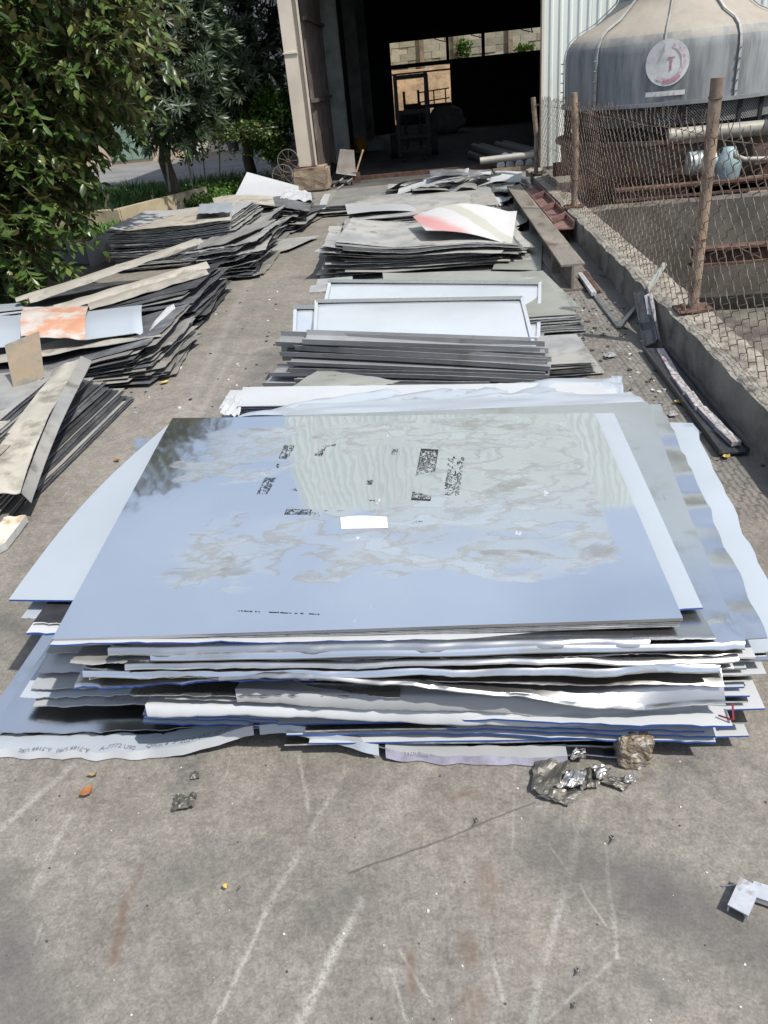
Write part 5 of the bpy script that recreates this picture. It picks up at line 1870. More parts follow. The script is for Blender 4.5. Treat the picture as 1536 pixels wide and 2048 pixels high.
# ------------------------------------------------------------------ generic slumped piles
def pile(n, x0, x1, y0, y1, z0, z1, name, label, group, mats_list, jx=.05, jy=.05, jr=.03, shape=None, t=None, nu=18, nv=11, shiftx=0.0, shifty=0.0, amp=.008, curl=0.0, seed=1):
    r = random.Random(seed)
    t = t or max(.003, .42 * (z1 - z0) / n)
    out = []
    for i in range(n):
        tt = i / max(1, n - 1)
        z = z0 + (z1 - z0) * tt
        sx_, sy_ = shiftx * tt, shifty * tt
        a = r.uniform(-jr, jr) * (2.2 if r.random() < .2 else 1)
        xl, xr = x0 + sx_ + r.uniform(-jx, jx), x1 + sx_ + r.uniform(-jx, jx)
        yf, yb = y0 + sy_ + r.uniform(-jy, jy), y1 + sy_ + r.uniform(-jy, jy)
        if r.random() < .22:
            if r.random() < .5:
                xr -= r.uniform(.1, .5)
            else:
                yf += r.uniform(.05, .3)
        cx_, cy_ = (xl + xr) / 2, (yf + yb) / 2
        def rp(x, y):
            dx, dy = x - cx_, y - cy_
            return Vector((cx_ + dx * math.cos(a) - dy * math.sin(a), cy_ + dx * math.sin(a) + dy * math.cos(a), z))
        sd = r.uniform(0, 50)
        cu = curl * r.uniform(-.3, 1.0)
        ph = r.choice((0, 1, 2, 3))
        def disp(u, v, p, sd=sd, cu=cu, ph=ph, tt=tt):
            d = amp * n3(u * 3.5, v * 3, sd) + amp * .6 * n3(u * 10, v * 8, sd + 7) + amp * .5 * (max(0, abs(u - .5) - .3) * 5) * n3(u * 24, v * 15, sd + 3)
            if shape:
                d += shape(p.x, p.y, tt)
            if cu:
                e = (u if ph in (0, 1) else 1 - u)
                w = (v if ph in (0, 2) else 1 - v)
                d += cu * max(0, e - .6) ** 2 * 6 * max(0, w - .3)
            return d
        def edge(u, v, sd=sd):
            return ((.014 * n3(v * 5, 1, sd) + .012 * n3(v * 19, 4, sd)) if u in (0.0, 1.0) else 0, (.014 * n3(u * 6, 2, sd) + .014 * n3(u * 23, 5, sd)) if v in (0.0, 1.0) else 0)
        o = sheet(name, rp(xl, yf), rp(xr, yf), rp(xr, yb), rp(xl, yb), mats_list[i % len(mats_list)] if r.random() < .7 else r.choice(mats_list), t, nu, nv, disp, 1, edge)
        tag(o, label % nth(i, n), 'metal sheet', group)
        out.append(o)
    return out


MG = (A_GREY, A_EDGE, A_GREY)
MD = (A_DARK, A_DEDGE, A_DARK)
MS = (A_SIL, A_EDGE, A_GREY)
MBg = (A_BEIGE, A_EDGE, A_GREY)
MO = (A_OLIVE, A_EDGE, A_GREY)
MW = (W_WHITE, W_EDGE, W_GREY)
MGD = (A_GREY, A_DEDGE, A_DARK)

# centre row, far grey pile with the white curled sheets on top
pile(30, -1.32, .95, 9.6, 11.4, .03, .29, 'grey_sheet', '%s weathered grey sheet under the pink-streaked sheet', 'sheets of the centre far pile', [MG, MO, MBg, MS, MGD, MG], .14, .14, .11,
     lambda x, y, t_: t_ * (-.085 * x + .03 * math.sin(x * 3)), seed=11, curl=.07)
pile(7, -1.25, .55, 11.5, 13.4, .30, .38, 'dark_grey_sheet', '%s dark grey sheet stacked behind the pink-streaked sheet', 'upper sheets of the centre far pile', [MGD, MG], .06, .06, .03, lambda x, y, t_: .0, seed=12)
pile(9, -1.3, .9, 12.6, 14.8, .03, .26, 'grey_sheet', '%s grey sheet under the back of the pink-streaked pile', 'lower back sheets of the centre far pile', [MG, MO], .06, .06, .03, seed=13)
o = sheet('long_white_sheet', PY(695, 428, 11.6), PY(850, 425, 11.8), PY(905, 388, 13.9), PY(690, 408, 13.4), (W_WHITE, W_EDGE, W_GREY), .006, 16, 10, lambda u, v, p: .04 * math.sin(u * 3) * (1 - v), 1)
tag(o, 'long white sheet arching over the back of the far centre pile', 'metal sheet')


def pink_sheet_mat():
    mt = mat('white_sheet_pink_streak', (.52, .51, .51), .35, 0, .03, 2)
    mt = mt.copy()
    mt.name = 'pink_streaked_white_sheet'
    nt = mt.node_tree
    b = nt.nodes['Principled BSDF']
    src = b.inputs['Base Color'].links[0].from_socket
    co = _coord(nt, 'Object')
    sx = nt.nodes.new('ShaderNodeSeparateXYZ')
    nt.links.new(co, sx.inputs[0])
    q = _math(nt, 'ADD', _math(nt, 'MULTIPLY', sx.outputs['X'], .86), _math(nt, 'MULTIPLY', sx.outputs['Y'], .5))
    q = _math(nt, 'ADD', q, _math(nt, 'MULTIPLY', _noise(nt, co, 3, 4), .16))
    band = _math(nt, 'MULTIPLY', _step(nt, q, -.62, -.48), _step(nt, q, -.18, -.36))
    c = _mix(nt, _math(nt, 'MULTIPLY', band, .75), src, (.55, .20, .19))
    band2 = _math(nt, 'MULTIPLY', _step(nt, q, .02, .06), _step(nt, q, .30, .26))
    c = _mix(nt, _math(nt, 'MULTIPLY', band2, .6), c, (.36, .36, .27))
    nt.links.new(c, b.inputs['Base Color'])
    return mt


PK = pink_sheet_mat()
o = sheet('pink_streaked_sheet', PY(852, 464, 9.95), PY(1024, 492, 9.7), PY(1034, 425, 11.3), PY(826, 436, 10.9), (PK, W_EDGE, W_GREY), .005, 24, 16,
          lambda u, v, p: .13 * math.sin(min(1, u * 1.1) * math.pi) * (.35 + .65 * v) + .02, 1)
tag(o, 'curled white sheet with a pink streak on top of the far centre pile', 'metal sheet')
for i in range(5):
    a = PY(985 + i * 6, 470 - i * 3, 11.0)
    o = sheet('pale_curled_sheet', a + Vector((-.2, 0, -.05 - .03 * i)), PY(1046 + i * 2, 448 - i * 4, 11.6) + Vector((0, 0, -.02 * i)), PY(1045 + i * 3, 432, 12.4), PY(960, 430, 12.4), (W_WHITE if i % 2 else MO[0], W_EDGE, W_GREY), .004, 10, 8, lambda u, v, p: .03 * math.sin(u * 3), 1)
    tag(o, '%s pale sheet fanned behind the right end of the pink-streaked sheet' % nth(4 - i, 5), 'metal sheet', 'pale sheets fanned behind the pink-streaked sheet')
o = sheet('olive_leaning_sheet', P(985, 538, .05), P(1082, 540, .04), PY(1086, 470, 11.2), PY(1010, 462, 11.2), (A_OLIVE, A_EDGE, W_GREY), .005, 10, 8, lambda u, v, p: .04 * u * v, 1)
tag(o, 'olive grey sheet sloping down beside the long steel beam', 'metal sheet')
o = sheet('dark_leaning_sheet', P(640, 556, .03), P(690, 548, .03), PY(700, 440, 11.5), PY(676, 446, 11.5), (A_GREY, A_EDGE, A_DARK), .005, 8, 10, lambda u, v, p: .04 * math.sin(v * 3), 1)
tag(o, 'grey sheet leaning on the left flank of the far centre pile', 'metal sheet')
o = sheet('curled_white_corner', P(640, 545, .03), P(662, 540, .04), P(668, 505, .2), P(650, 515, .18), (W_WHITE, W_EDGE, A_DARK), .004, 8, 8, lambda u, v, p: .05 * u, 1)
tag(o, 'small pale sheet corner curled up left of the far centre pile', 'metal sheet')

# farthest scrap heap in front of the door
def scrap(n, cx_, cy_, rx, ry, zmax, label, group, ml, seed, size=(.5, 1.3)):
    r = random.Random(seed)
    for i in range(n):
        a = r.uniform(0, 6.28)
        q = math.sqrt(r.random())
        x, y = cx_ + rx * q * math.cos(a), cy_ + ry * q * math.sin(a)
        zc = .03 + zmax * (1 - q * q) * (i / n)
        L, W_ = r.uniform(*size), r.uniform(.3, .7)
        th = r.uniform(-.5, .5) + (1.2 if r.random() < .25 else 0)
        tx, ty = r.uniform(-.22, .22), r.uniform(-.1, .28)
        d = Vector((math.cos(th), math.sin(th), 0))
        nn = Vector((-d.y, d.x, 0))
        c = Vector((x, y, zc))
        cr_ = [c - d * L / 2 - nn * W_ / 2, c + d * L / 2 - nn * W_ / 2, c + d * L / 2 + nn * W_ / 2, c - d * L / 2 + nn * W_ / 2]
        for k_, p in enumerate(cr_):
            p.z += (tx if k_ in (1, 2) else -tx) * L * .4 + (ty if k_ in (2, 3) else -ty) * W_ * .5
            p.z = max(.02, p.z)
        sd = r.uniform(0, 40)
        bend = r.uniform(-.15, .25)
        o = sheet('scrap_sheet', *cr_, ml[i % len(ml)], .004, 10, 8, lambda u, v, p: bend * math.sin(u * 3.1) * .5 + .03 * n3(u * 4, v * 4, sd), 1)
        tag(o, label, 'scrap sheet', group)


scrap(34, .5, 15.4, 1.25, 1.0, .62, 'bent scrap sheet in the jumbled heap before the shed door', 'scrap heap before the shed door', [MG, MGD, MW, MS, MG, MD], 5)
scrap(9, .6, 15.0, 1.1, .7, .62, 'white or silver offcut lying on the jumbled heap before the shed door', 'pale offcuts on the scrap heap', [MW, MS], 6, (.5, 1.0))
o = sheet('dark_tent_sheet', PY(830, 392, 15.2), PY(955, 378, 15.3), PY(905, 350, 16.2), PY(855, 366, 16.0), (W_GREY, A_EDGE, A_DARK), .005, 10, 8, None, 1)
tag(o, 'dark grey sheet tented up on top of the scrap heap', 'scrap sheet')
pile(9, -2.1, -.6, 14.6, 16.9, .03, .18, 'long_grey_sheet', '%s long pale sheet in the flat pile before the pedestal', 'flat pile before the pedestal', [MG, MW, MS, MO], .15, .12, .12, seed=21)

# ------------------------------------------------------------------ left row, far to near
pile(16, -3.6, -2.2, 13.3, 15.0, .03, .38, 'crumpled_grey_sheet', '%s crumpled grey sheet in the farthest pile of the left row', 'farthest left pile', [MG, MGD, MS, MD], .12, .12, .10, lambda x, y, t_: .06 * math.sin(x * 4) * t_, seed=31, curl=.12, amp=.02)
o = sheet('white_board', PY(470, 392, 14.6), PY(600, 398, 14.3), PY(597, 372, 15.2), PY(494, 344, 15.4), (W_WHITE, W_EDGE, W_GREY), .008, 10, 8, lambda u, v, p: .0, 1)
tag(o, 'bright white board propped on the farthest left pile', 'board')
o = sheet('crumpled_white_film', PY(560, 398, 14.2), PY(625, 402, 14.0), PY(622, 385, 14.8), PY(575, 374, 15.0), (W_WHITE, W_EDGE, W_WHITE), .003, 14, 10, lambda u, v, p: .05 * n3(u * 6, v * 5, 3), 1)
tag(o, 'crumpled white film hanging right of the white board', 'film')
o = sheet('pale_arched_sheet', PY(432, 418, 13.2), PY(550, 412, 13.0), PY(545, 392, 14.6), PY(425, 396, 14.9), (A_BEIGE, A_EDGE, A_DARK), .005, 14, 8, lambda u, v, p: .05 * math.sin(u * 3.1), 1)
tag(o, 'pale arched sheet on top of the farthest left pile', 'metal sheet')
pile(14, -3.9, -2.5, 11.6, 13.4, .03, .42, 'crumpled_grey_sheet', '%s grey sheet in the left pile just beyond the tall stack', 'second farthest left pile', [MG, MGD, MS], .10, .10, .08, lambda x, y, t_: .05 * math.sin(x * 5) * t_, seed=32, curl=.1, amp=.015)

pile(30, -4.6, -2.8, 11.1, 12.9, .03, .58, 'grey_stack_sheet', '%s grey sheet in the tall neat stack of the left row', 'tall stack of the left row', [MG, MGD, MS, MG, MO, MW], .07, .06, .04, lambda x, y, t_: .035 * math.sin(x * 2.2 + .5) * t_, seed=33, amp=.006)
pile(18, -3.2, -2.35, 10.0, 11.5, .03, .42, 'slumped_grey_sheet', '%s slumped grey sheet spilling right of the tall left stack', 'sheets spilling from the tall left stack', [MG, MGD, MD, MS], .10, .16, .16, lambda x, y, t_: .10 * t_ * (x + 2.8), seed=34, curl=.1, amp=.015)
o = sheet('pale_cover_sheet', PY(240, 462, 11.0), PY(462, 440, 10.9), PY(470, 405, 13.0), PY(300, 425, 13.2), (A_BEIGE, A_EDGE, A_GREY), .005, 18, 10, lambda u, v, p: .02 * n3(u * 4, v * 3, 2), 1)
tag(o, 'dusty pale cover sheet on the tall left stack', 'metal sheet')
o = sheet('blue_white_film', PY(395, 432, 11.3), PY(462, 428, 11.2), PY(466, 408, 12.4), PY(400, 412, 12.4), (W_BLUISH, W_EDGE, W_BLUISH), .004, 10, 8, lambda u, v, p: .02 * n3(u * 6, v * 5, 5) + .03, 1)
tag(o, 'bluish white film over the right end of the tall left stack', 'film')
o = sheet('flat_floor_sheet', P(540, 512), P(580, 505), P(640, 478), P(555, 482), (A_GREY, A_EDGE, A_DARK), .006, 8, 6, lambda u, v, p: .025 + .03 * u, 1)
tag(o, 'single grey sheet lying on the floor of the aisle beside the tall stack', 'metal sheet')

# dark pile with long curled strips across its top
pile(26, -4.6, -2.6, 7.8, 9.3, .03, .24, 'dark_sheet', '%s dark sheet in the pile below the long rolled strips', 'dark pile of the left row', [MD, MD, MGD, MD], .12, .10, .06, lambda x, y, t_: .14 * t_ * max(0, x + 3.5), seed=35, curl=.06, amp=.01)
for i, (a, b, w, lab) in enumerate((((35, 612), (408, 500), .42, 'long beige strip rolled over lengthwise on the dark pile'), ((60, 606), (400, 488), .34, 'second long beige strip behind the rolled one'),
                                    ((110, 625), (420, 535), .34, 'pale crinkled strip lying below the rolled strip on the dark pile'), ((180, 620), (418, 548), .30, 'short grey crinkled strip at the right end of the dark pile'))):
    A, B = PY(*a, 8.3 - .12 * i), PY(*b, 9.3 - .25 * i)
    d = (B - A).normalized()
    nn = Vector((-d.y, d.x, 0)).normalized()
    N, Mx = 26, 8
    mb = MB()
    vs, vb = [], []
    for q in range(N + 1):
        u = q / N
        c = A.lerp(B, u)
        for j in range(Mx + 1):
            v = j / Mx
            if i == 0:
                th = v * 4.2
                R_ = .035 + .03 * u
                p = c + nn * (R_ * math.sin(th) + (.25 * (1 - v))) + Vector((0, 0, R_ * (1 - math.cos(th))))
            else:
                p = c + nn * (w * v) + Vector((0, 0, .035 * math.sin(v * 3.1) + .02 * n3(u * 8, v * 3, i)))
            p += Vector((0, 0, .012 * n3(u * 5, v * 2, i * 7)))
            vs.append(p)
            vb.append(p - Vector((0, 0, .004)))
    Wd = Mx + 1
    f = [(q * Wd + j, (q + 1) * Wd + j, (q + 1) * Wd + j + 1, q * Wd + j + 1) for q in range(N) for j in range(Mx)]
    mb.add(vs, f, 0)
    mb.add(vb, [x[::-1] for x in f], 1)
    rim = [q * Wd for q in range(N + 1)] + [N * Wd + j for j in range(1, Wd)] + [q * Wd + Mx for q in range(N - 1, -1, -1)] + [j for j in range(Mx - 1, 0, -1)]
    L_ = len(rim)
    mb.add([vs[k_] for k_ in rim] + [vb[k_] for k_ in rim], [(k_, k_ + L_, (k_ + 1) % L_ + L_, (k_ + 1) % L_) for k_ in range(L_)], 1)
    tag(mb.build('long_strip', [A_BEIGE, A_EDGE], smooth=True), lab, 'metal strip')

# pile with the orange-stained sheet
pile(28, -5.0, -2.55, 6.15, 7.5, .02, .15, 'dark_grey_sheet', '%s dark grey sheet in the pile under the orange-stained sheet', 'pile under the orange-stained sheet', [MD, MGD, MD, MG, MS], .14, .07, .05, lambda x, y, t_: .17 * t_ * max(0, x + 3.5), seed=36, curl=.03, amp=.006)
pile(10, -3.0, -2.42, 6.2, 7.3, .03, .16, 'crinkled_grey_end', '%s crinkled grey sheet end spilling below the bluish film', 'crinkled ends below the bluish film', [MG, MGD], .07, .08, .14, lambda x, y, t_: .16 * t_ * max(0, x + 2.9), seed=37, curl=.08, amp=.02)
o = sheet('dusty_cover_sheet', PY(-60, 735, 6.35), PY(322, 672, 6.45), PY(318, 655, 7.3), PY(-40, 690, 7.6), (A_BEIGE, A_EDGE, A_DARK), .004, 24, 8, lambda u, v, p: .02 * n3(u * 6, v * 3, 2), 1)
tag(o, 'dusty beige cover sheet hanging over the front of the orange-topped pile', 'metal sheet')


def blotch_mat():
    mt = mat('white_film_base', (.50, .47, .44), .4, 0, .05, 3).copy()
    mt.name = 'orange_blotched_film'
    nt = mt.node_tree
    b = nt.nodes['Principled BSDF']
    src = b.inputs['Base Color'].links[0].from_socket
    co = _coord(nt, 'Object')
    c = _mix(nt, _math(nt, 'MULTIPLY', _step(nt, _noise(nt, co, 4.0, 7, .65), .42, .60), .85), src, (.52, .23, .12))
    c = _mix(nt, _math(nt, 'MULTIPLY', _step(nt, _noise(nt, co, 6.0, 6, .65), .58, .7), .5), c, (.42, .37, .30))
    nt.links.new(c, b.inputs['Base Color'])
    return mt


o = sheet('orange_stained_sheet', PY(42, 672, 6.6), PY(170, 678, 6.6), PY(178, 612, 7.6), PY(48, 614, 7.6), (blotch_mat(), W_EDGE, W_GREY), .004, 18, 12, lambda u, v, p: .05 * math.sin(v * 3.1) + .02 * n3(u * 5, v * 4, 3), 1)
tag(o, 'white sheet blotched with orange on top of a left pile', 'metal sheet')
o = sheet('bluish_film_sheet', PY(165, 680, 6.7), PY(285, 664, 6.7), PY(284, 610, 7.6), PY(170, 624, 7.6), (W_BLUISH, W_EDGE, W_GREY), .005, 18, 12, lambda u, v, p: .05 * math.sin(v * 3.1) - .04 * max(0, u - .9) * 10 * (1 - v), 1)
tag(o, 'smooth bluish white film sheet right of the orange-stained sheet', 'metal sheet')
o = sheet('pale_blue_left_sheet', PY(-60, 700, 6.8), PY(46, 690, 6.8), PY(46, 632, 7.7), PY(-50, 630, 7.7), (W_BLUISH, W_EDGE, W_GREY), .005, 10, 8, lambda u, v, p: .04 * math.sin(v * 3.1), 1)
tag(o, 'pale blue sheet at the left picture edge beside the orange-stained sheet', 'metal sheet')
for i in range(5):
    o = sheet('pale_film_edge', PY(-50, 660 - i * 8, 7.7 + .1 * i), PY(40 + i * 3, 645 - i * 7, 7.7 + .1 * i), PY(38, 634 - i * 7, 8.2 + .1 * i), PY(-50, 640 - i * 7, 8.2 + .1 * i), (W_WHITE if i % 2 else W_BLUISH, W_EDGE, W_GREY), .005, 8, 4, None, 1)
    tag(o, '%s pale film sheet at the left edge behind the orange-stained sheet' % ['nearest', 'second nearest', 'middle', 'second farthest', 'farthest'][i], 'metal sheet', 'pale films behind the orange-stained sheet')
for i in range(4):
    a = PY(286 + i * 4, 668 - i * 2, 6.75)
    o = sheet('ruffled_film_end', a, a + Vector((.05, 0, -.06)), a + Vector((.06, .7, -.05)), a + Vector((.0, .8, .04)), (W_WHITE, W_EDGE, W_WHITE), .003, 6, 14, lambda u, v, p: .02 * n3(u * 5, v * 14, i), 1)
    tag(o, '%s ruffled white film end right of the bluish film sheet' % ['leftmost', 'second from left', 'third from left', 'rightmost'][i], 'film', 'ruffled film ends')

# nearest left piles: long sheets whose right edges fan towards the aisle
def fan(n, xr0, xr1, y0, y1, z0, z1, wid, label, group, ml, seed, rot0, rot1, lean=.0, curl=0.0, amp=.01):
    r = random.Random(seed)
    for i in range(n):
        t_ = i / (n - 1)
        xr = xr0 + (xr1 - xr0) * t_ + r.uniform(-.02, .02)
        a = rot0 + (rot1 - rot0) * t_ + r.uniform(-.015, .015)
        z = z0 + (z1 - z0) * t_
        d = Vector((math.sin(a), math.cos(a), 0))
        nn = Vector((-d.y, d.x, 0))
        if nn.x > 0:
            nn = -nn
        f = Vector((xr, y0 + r.uniform(-.06, .06), z))
        b = f + d * (y1 - y0 + r.uniform(-.08, .08))
        W_ = wid + r.uniform(-.05, .05)
        sd = r.uniform(0, 30)
        fl = f + nn * W_ + Vector((0, 0, lean * W_))
        bl = b + nn * W_ + Vector((0, 0, lean * W_))
        o = sheet('fanned_sheet', fl, f, b, bl, ml[i % len(ml)], .005, 8, 14, lambda u, v, p: amp * n3(u * 3, v * 5, sd) + curl * (1 - v) ** 3 * t_ * u + curl * .5 * max(0, v - .8) * t_, 1)
        tag(o, label % nth(i, n), 'metal sheet', group)


fan(24, -2.58, -3.0, 4.15, 5.75, .02, .33, 1.0, '%s dark long sheet in the tidy fan at near left', 'tidy dark fan at the near left', [MD, MD, MGD], 41, .05, -.02, .0, .0, .006)
fan(17, -2.56, -2.85, 2.7, 4.25, .03, .42, 1.1, '%s weathered sheet in the curled pile at the left edge', 'curled grey pile at the left edge', [MBg, MG, MGD, MBg], 42, -.04, .06, .02, .12, .02)
o = sheet('twisted_grey_sheet', PY(-40, 985, 3.75), PY(40, 985, 3.8), PY(155, 708, 5.7), PY(105, 726, 5.7), (A_BEIGE, A_EDGE, A_DARK), .005, 10, 20, lambda u, v, p: .04 * math.sin(v * 5) + .02 * n3(u * 3, v * 5, 2), 1)
tag(o, 'long twisted grey-beige sheet lying along the top of the near left fan', 'metal sheet')
o = sheet('curved_dark_sheet', PY(42, 985, 3.85), PY(62, 1005, 3.85), PY(182, 716, 5.65), PY(160, 706, 5.75), (A_GREY, A_EDGE, A_DARK), .005, 6, 20, lambda u, v, p: .03 * math.sin(v * 4), 1)
tag(o, 'narrow curved sheet edge next to the twisted grey sheet', 'metal sheet')
# brown sheet standing upright
A_BROWN = mat('brown_stained_sheet', (.20, .15, .095), .65, .1, .2, 2.4, dirt=((.11, .11, .09), 2.6, .45, .6))
o = sheet('upright_brown_sheet', PY(30, 792, 5.3), PY(88, 752, 5.5), PY(78, 662, 5.75), PY(9, 690, 5.55), (A_BROWN, A_EDGE, A_BROWN), .006, 12, 12, lambda u, v, p: .0, 1, None)
for v_ in o.data.vertices:
    pass
tag(o, 'brown stained sheet standing upright on the near left pile', 'metal sheet')
for i in range(7):
    a = PY(-30, 925 - i * 17, 4.5 + i * .06)
    b = PY(90 - i * 9, 838 - i * 9, 5.2 + i * .05)
    o = sheet('curved_grey_sheet', a, a + Vector((.18, -.05, -.03)), b + Vector((.1, 0, -.02)), b + Vector((-.25, .05, .0)), (A_BEIGE if i % 2 else A_GREY, A_EDGE, A_DARK), .005, 6, 14, lambda u, v, p: .05 * math.sin(v * 3), 1)
    tag(o, '%s curved grey sheet heaped behind the curled pile at the left edge' % nth(i, 7), 'metal sheet', 'curved sheets at the left edge')
# thick pale offcut on the floor at the left edge
o = sheet('pale_foam_board', P(-40, 1110, .05), P(10, 1085, .05), P(52, 1030, .06), P(-5, 1035, .06), (mat('cream_foam', (.66, .60, .50), .8, 0, .1, 8, dirt=((.42, .34, .22), 6, .55, .66)), W_EDGE, A_BEIGE), .045, 8, 8, lambda u, v, p: .01 * n3(u * 4, v * 4, 1), 1)
tag(o, 'cream thick offcut board lying on the floor at the left edge', 'board')

# ================================================================== SHED CONTENTS
M_FORK = mat('dark_forklift_paint', (.014, .013, .012), .6, .1, .3, 3)
M_TYRE = mat('tyre_rubber', (.015, .015, .015), .85, 0, .3, 8)
fx, fy = -.52, 24.3
fk = empty('forklift', (fx, fy, 0))
tag(fk, 'dark forklift parked facing out inside the shed', 'forklift')
for s in (-1, 1):
    MB().box((fx + s * .42 - .05, fy, .05), (fx + s * .42 + .05, fy + .14, 2.12)).build('mast_upright', M_FORK, fk)
    MB().box((fx + s * .28 - .06, fy - 1.05, .06), (fx + s * .28 + .06, fy - .02, .10)).build('fork', M_FORK, fk)
    MB().tube([(fx + s * .2, fy + .07, .2), (fx + s * .2, fy + .07, 1.7)], .035, 8).build('lift_cylinder', M_FORK, fk)
    for yy, r in ((fy + .45, .32), (fy + 1.75, .26)):
        w = MB().tube([(fx + s * .58 - .1, yy, r), (fx + s * .58 + .1, yy, r)], r, 18).build('wheel', M_TYRE, fk, autos=.6)
        MB().tube([(fx + s * .58 - .11, yy, r), (fx + s * .58 + .11, yy, r)], r * .5, 12).build('rim', M_DARKC, w)
    for yy in (fy + .5, fy + 1.7):
        MB().bar((fx + s * .48, yy, 1.0), (fx + s * .46, yy + .05, 2.05), .05, .05).build('guard_post', M_FORK, fk)
for zz in (.55, 1.18, 2.04):
    MB().box((fx - .37, fy + .02, zz - .05), (fx + .37, fy + .12, zz + .06)).build('mast_crossbar', M_FORK, fk)
mb = MB().box((fx - .5, fy - .04, .18), (fx + .5, fy - .005, .26)).box((fx - .5, fy - .04, .52), (fx + .5, fy - .005, .6))
mb.build('carriage', M_FORK, fk)
mb = MB().box((fx - .52, fy + .2, .3), (fx + .52, fy + 2.1, .85)).box((fx - .5, fy + 1.2, .85), (fx + .5, fy + 2.25, 1.1))
mb.build('body', M_FORK, fk)
MB().box((fx - .25, fy + .95, .86), (fx + .25, fy + 1.15, 1.35)).build('seat', M_TYRE, fk)
mb = MB()
for i in range(6):
    mb.box((fx - .48, fy + .5 + i * .24, 2.05), (fx + .48, fy + .56 + i * .24, 2.09))
mb.build('overhead_guard', M_FORK, fk)

# aluminium billets and the pipe laid across them
M_BILLET = mat('billet_skin', (.30, .31, .32), .4, .6, .15, 3, stretch=(1, .2, 1))
M_BEND = mat('sawn_billet_end', (.80, .80, .79), .5, .0, .08, 14)
bill = [(1122, 1168, .09, 'billet'), ]
spots = [(1005, 332), (1021, 331), (1040, 329), (1056, 326), (1073, 325)]
tops = [(1012, 322), (1029, 320), (1062, 316), (1078, 315)]
r_ = .095
base_z = .10
k = 0
bx0 = P(988, 336).x + .12
for row, n, z in ((0, 6, base_z), (1, 4, base_z + .17)):
    for i in range(n):
        x = bx0 + i * .205 + (.1 if row else 0) + (.2 if row and i > 1 else 0)
        if row == 0 and i == 3:
            x += .02
        yb = 19.35 + rr(-.05, .08)
        mb = MB().tube([(x, yb, z), (x - .55, yb + 3.3, z)], r_, 20, 0, cap=False)
        o = empty('metal_billet', (x, yb, z - r_))
        tag(o, 'silver billet in the shed doorway, %s in the %s row' % (['leftmost', 'second from left', 'third from left', 'fourth from left', 'fifth from left', 'rightmost'][i if i < n - 1 else 5], ['bottom', 'top'][row]), 'billet', 'billets in the shed doorway')
        mb.build('skin', M_BILLET, o, smooth=True)
        d_ = Vector((-.55, 3.3, 0)).normalized()
        m2 = MB()
        a1 = Vector((0, 0, 1))
        a2 = d_.cross(a1)
        m2.add([Vector((x, yb, z)) - d_ * .001 + (a1 * math.cos(t) + a2 * math.sin(t)) * r_ for t in [2 * math.pi * q / 20 for q in range(20)]], [tuple(range(20))])
        m2.build('sawn_end', M_BEND, o)
a_, b_ = PY(960, 322, 19.0), PY(1125, 302, 19.0)
o = MB().tube([a_, b_], .075, 16).build('grey_pipe', mat('dull_pipe', (.36, .35, .31), .5, .2, .15, 3), autos=.7)
tag(o, 'long pale pipe laid across the front of the billets', 'pipe')
o = MB().bar((P(985, 345).x, 19.0, .05), (P(1080, 338).x + .3, 19.1, .05), .1, .08).build('timber_bearer', M_STAKE)
tag(o, 'timber bearer on the floor under the billets and pipe', 'timber')
# bulk sack, drum, bucket, slab, shovel
def lump(name, c, r, sq, material, label, cat, seed):
    bm = bmesh.new()
    bmesh.ops.create_icosphere(bm, subdivisions=3, radius=1)
    for v in bm.verts:
        v.co *= 1 + .2 * n3(v.co.x * 2 + seed, v.co.y * 2, v.co.z * 2) + .08 * n3(v.co.x * 6, v.co.y * 6 + seed, v.co.z * 6)
        v.co = Vector((v.co.x * r[0], v.co.y * r[1], max(-.75, v.co.z) * r[2])) + Vector(c) + Vector((0, 0, r[2] * .75))
    mb = MB().add([v.co for v in bm.verts], [[v.index for v in f.verts] for f in bm.faces])
    bm.free()
    return tag(mb.build(name, material, smooth=True), label, cat)


M_SACK = mat('grey_woven_sack', (.30, .30, .29), .9, 0, .2, 5)
c0 = P(893, 265)
lump('bulk_sack', (c0.x, c0.y, 0), (.75, .6, .55), 0, M_SACK, 'big grey bulk sack on the shed floor right of the forklift', 'sack', 2)
c0 = P(722, 305)
o = MB().tube([(c0.x, c0.y, .02), (c0.x, c0.y, .45)], .0, 4)
dr = MB().lathe([(.0, 0), (.2, 0), (.2, .02), (.19, .04), (.19, .2), (.2, .22), (.19, .24), (.19, .42), (.2, .44), (.0, .44)], 18, (c0.x, c0.y, .01))
tag(dr.build('yellow_drum', mat('ochre_paint', (.42, .22, .03), .6, 0, .2, 5), autos=.5), 'dim yellow drum beside the inner shed column', 'drum')
c0 = P(662, 338)
bu = empty('red_bucket', (c0.x, c0.y, 0))
tag(bu, 'red bucket standing behind the concrete pedestal', 'bucket')
MB().lathe([(.0, 0.01), (.10, .01), (.125, .26), (.135, .26), (.135, .29), (.12, .29), (.115, .25)], 16, (c0.x, c0.y, 0)).build('pail', mat('red_plastic', (.42, .03, .025), .5, 0, .1, 4), bu, autos=.5)
MB().lathe([(.115, .24), (.0, .24)], 16, (c0.x, c0.y, 0)).build('contents', M_SACK, bu)
a_, b_, c_, d_ = PY(672, 345, 18.95), PY(712, 350, 18.95), PY(708, 300, 19.5), PY(680, 298, 19.5)
o = sheet('leaning_slab', a_, b_, c_, d_, (mat('dusty_plywood', (.15, .135, .12), .8, 0, .25, 3), A_EDGE, A_DARK), .02, 4, 4)
tag(o, 'dusty slab leaning inside the doorway beside the red bucket', 'board')
sh = empty('shovel', P(700, 350))
tag(sh, 'old shovel leaning inside the doorway right of the slab', 'shovel')
a_, b_ = PY(712, 346, 19.0), PY(726, 300, 19.5)
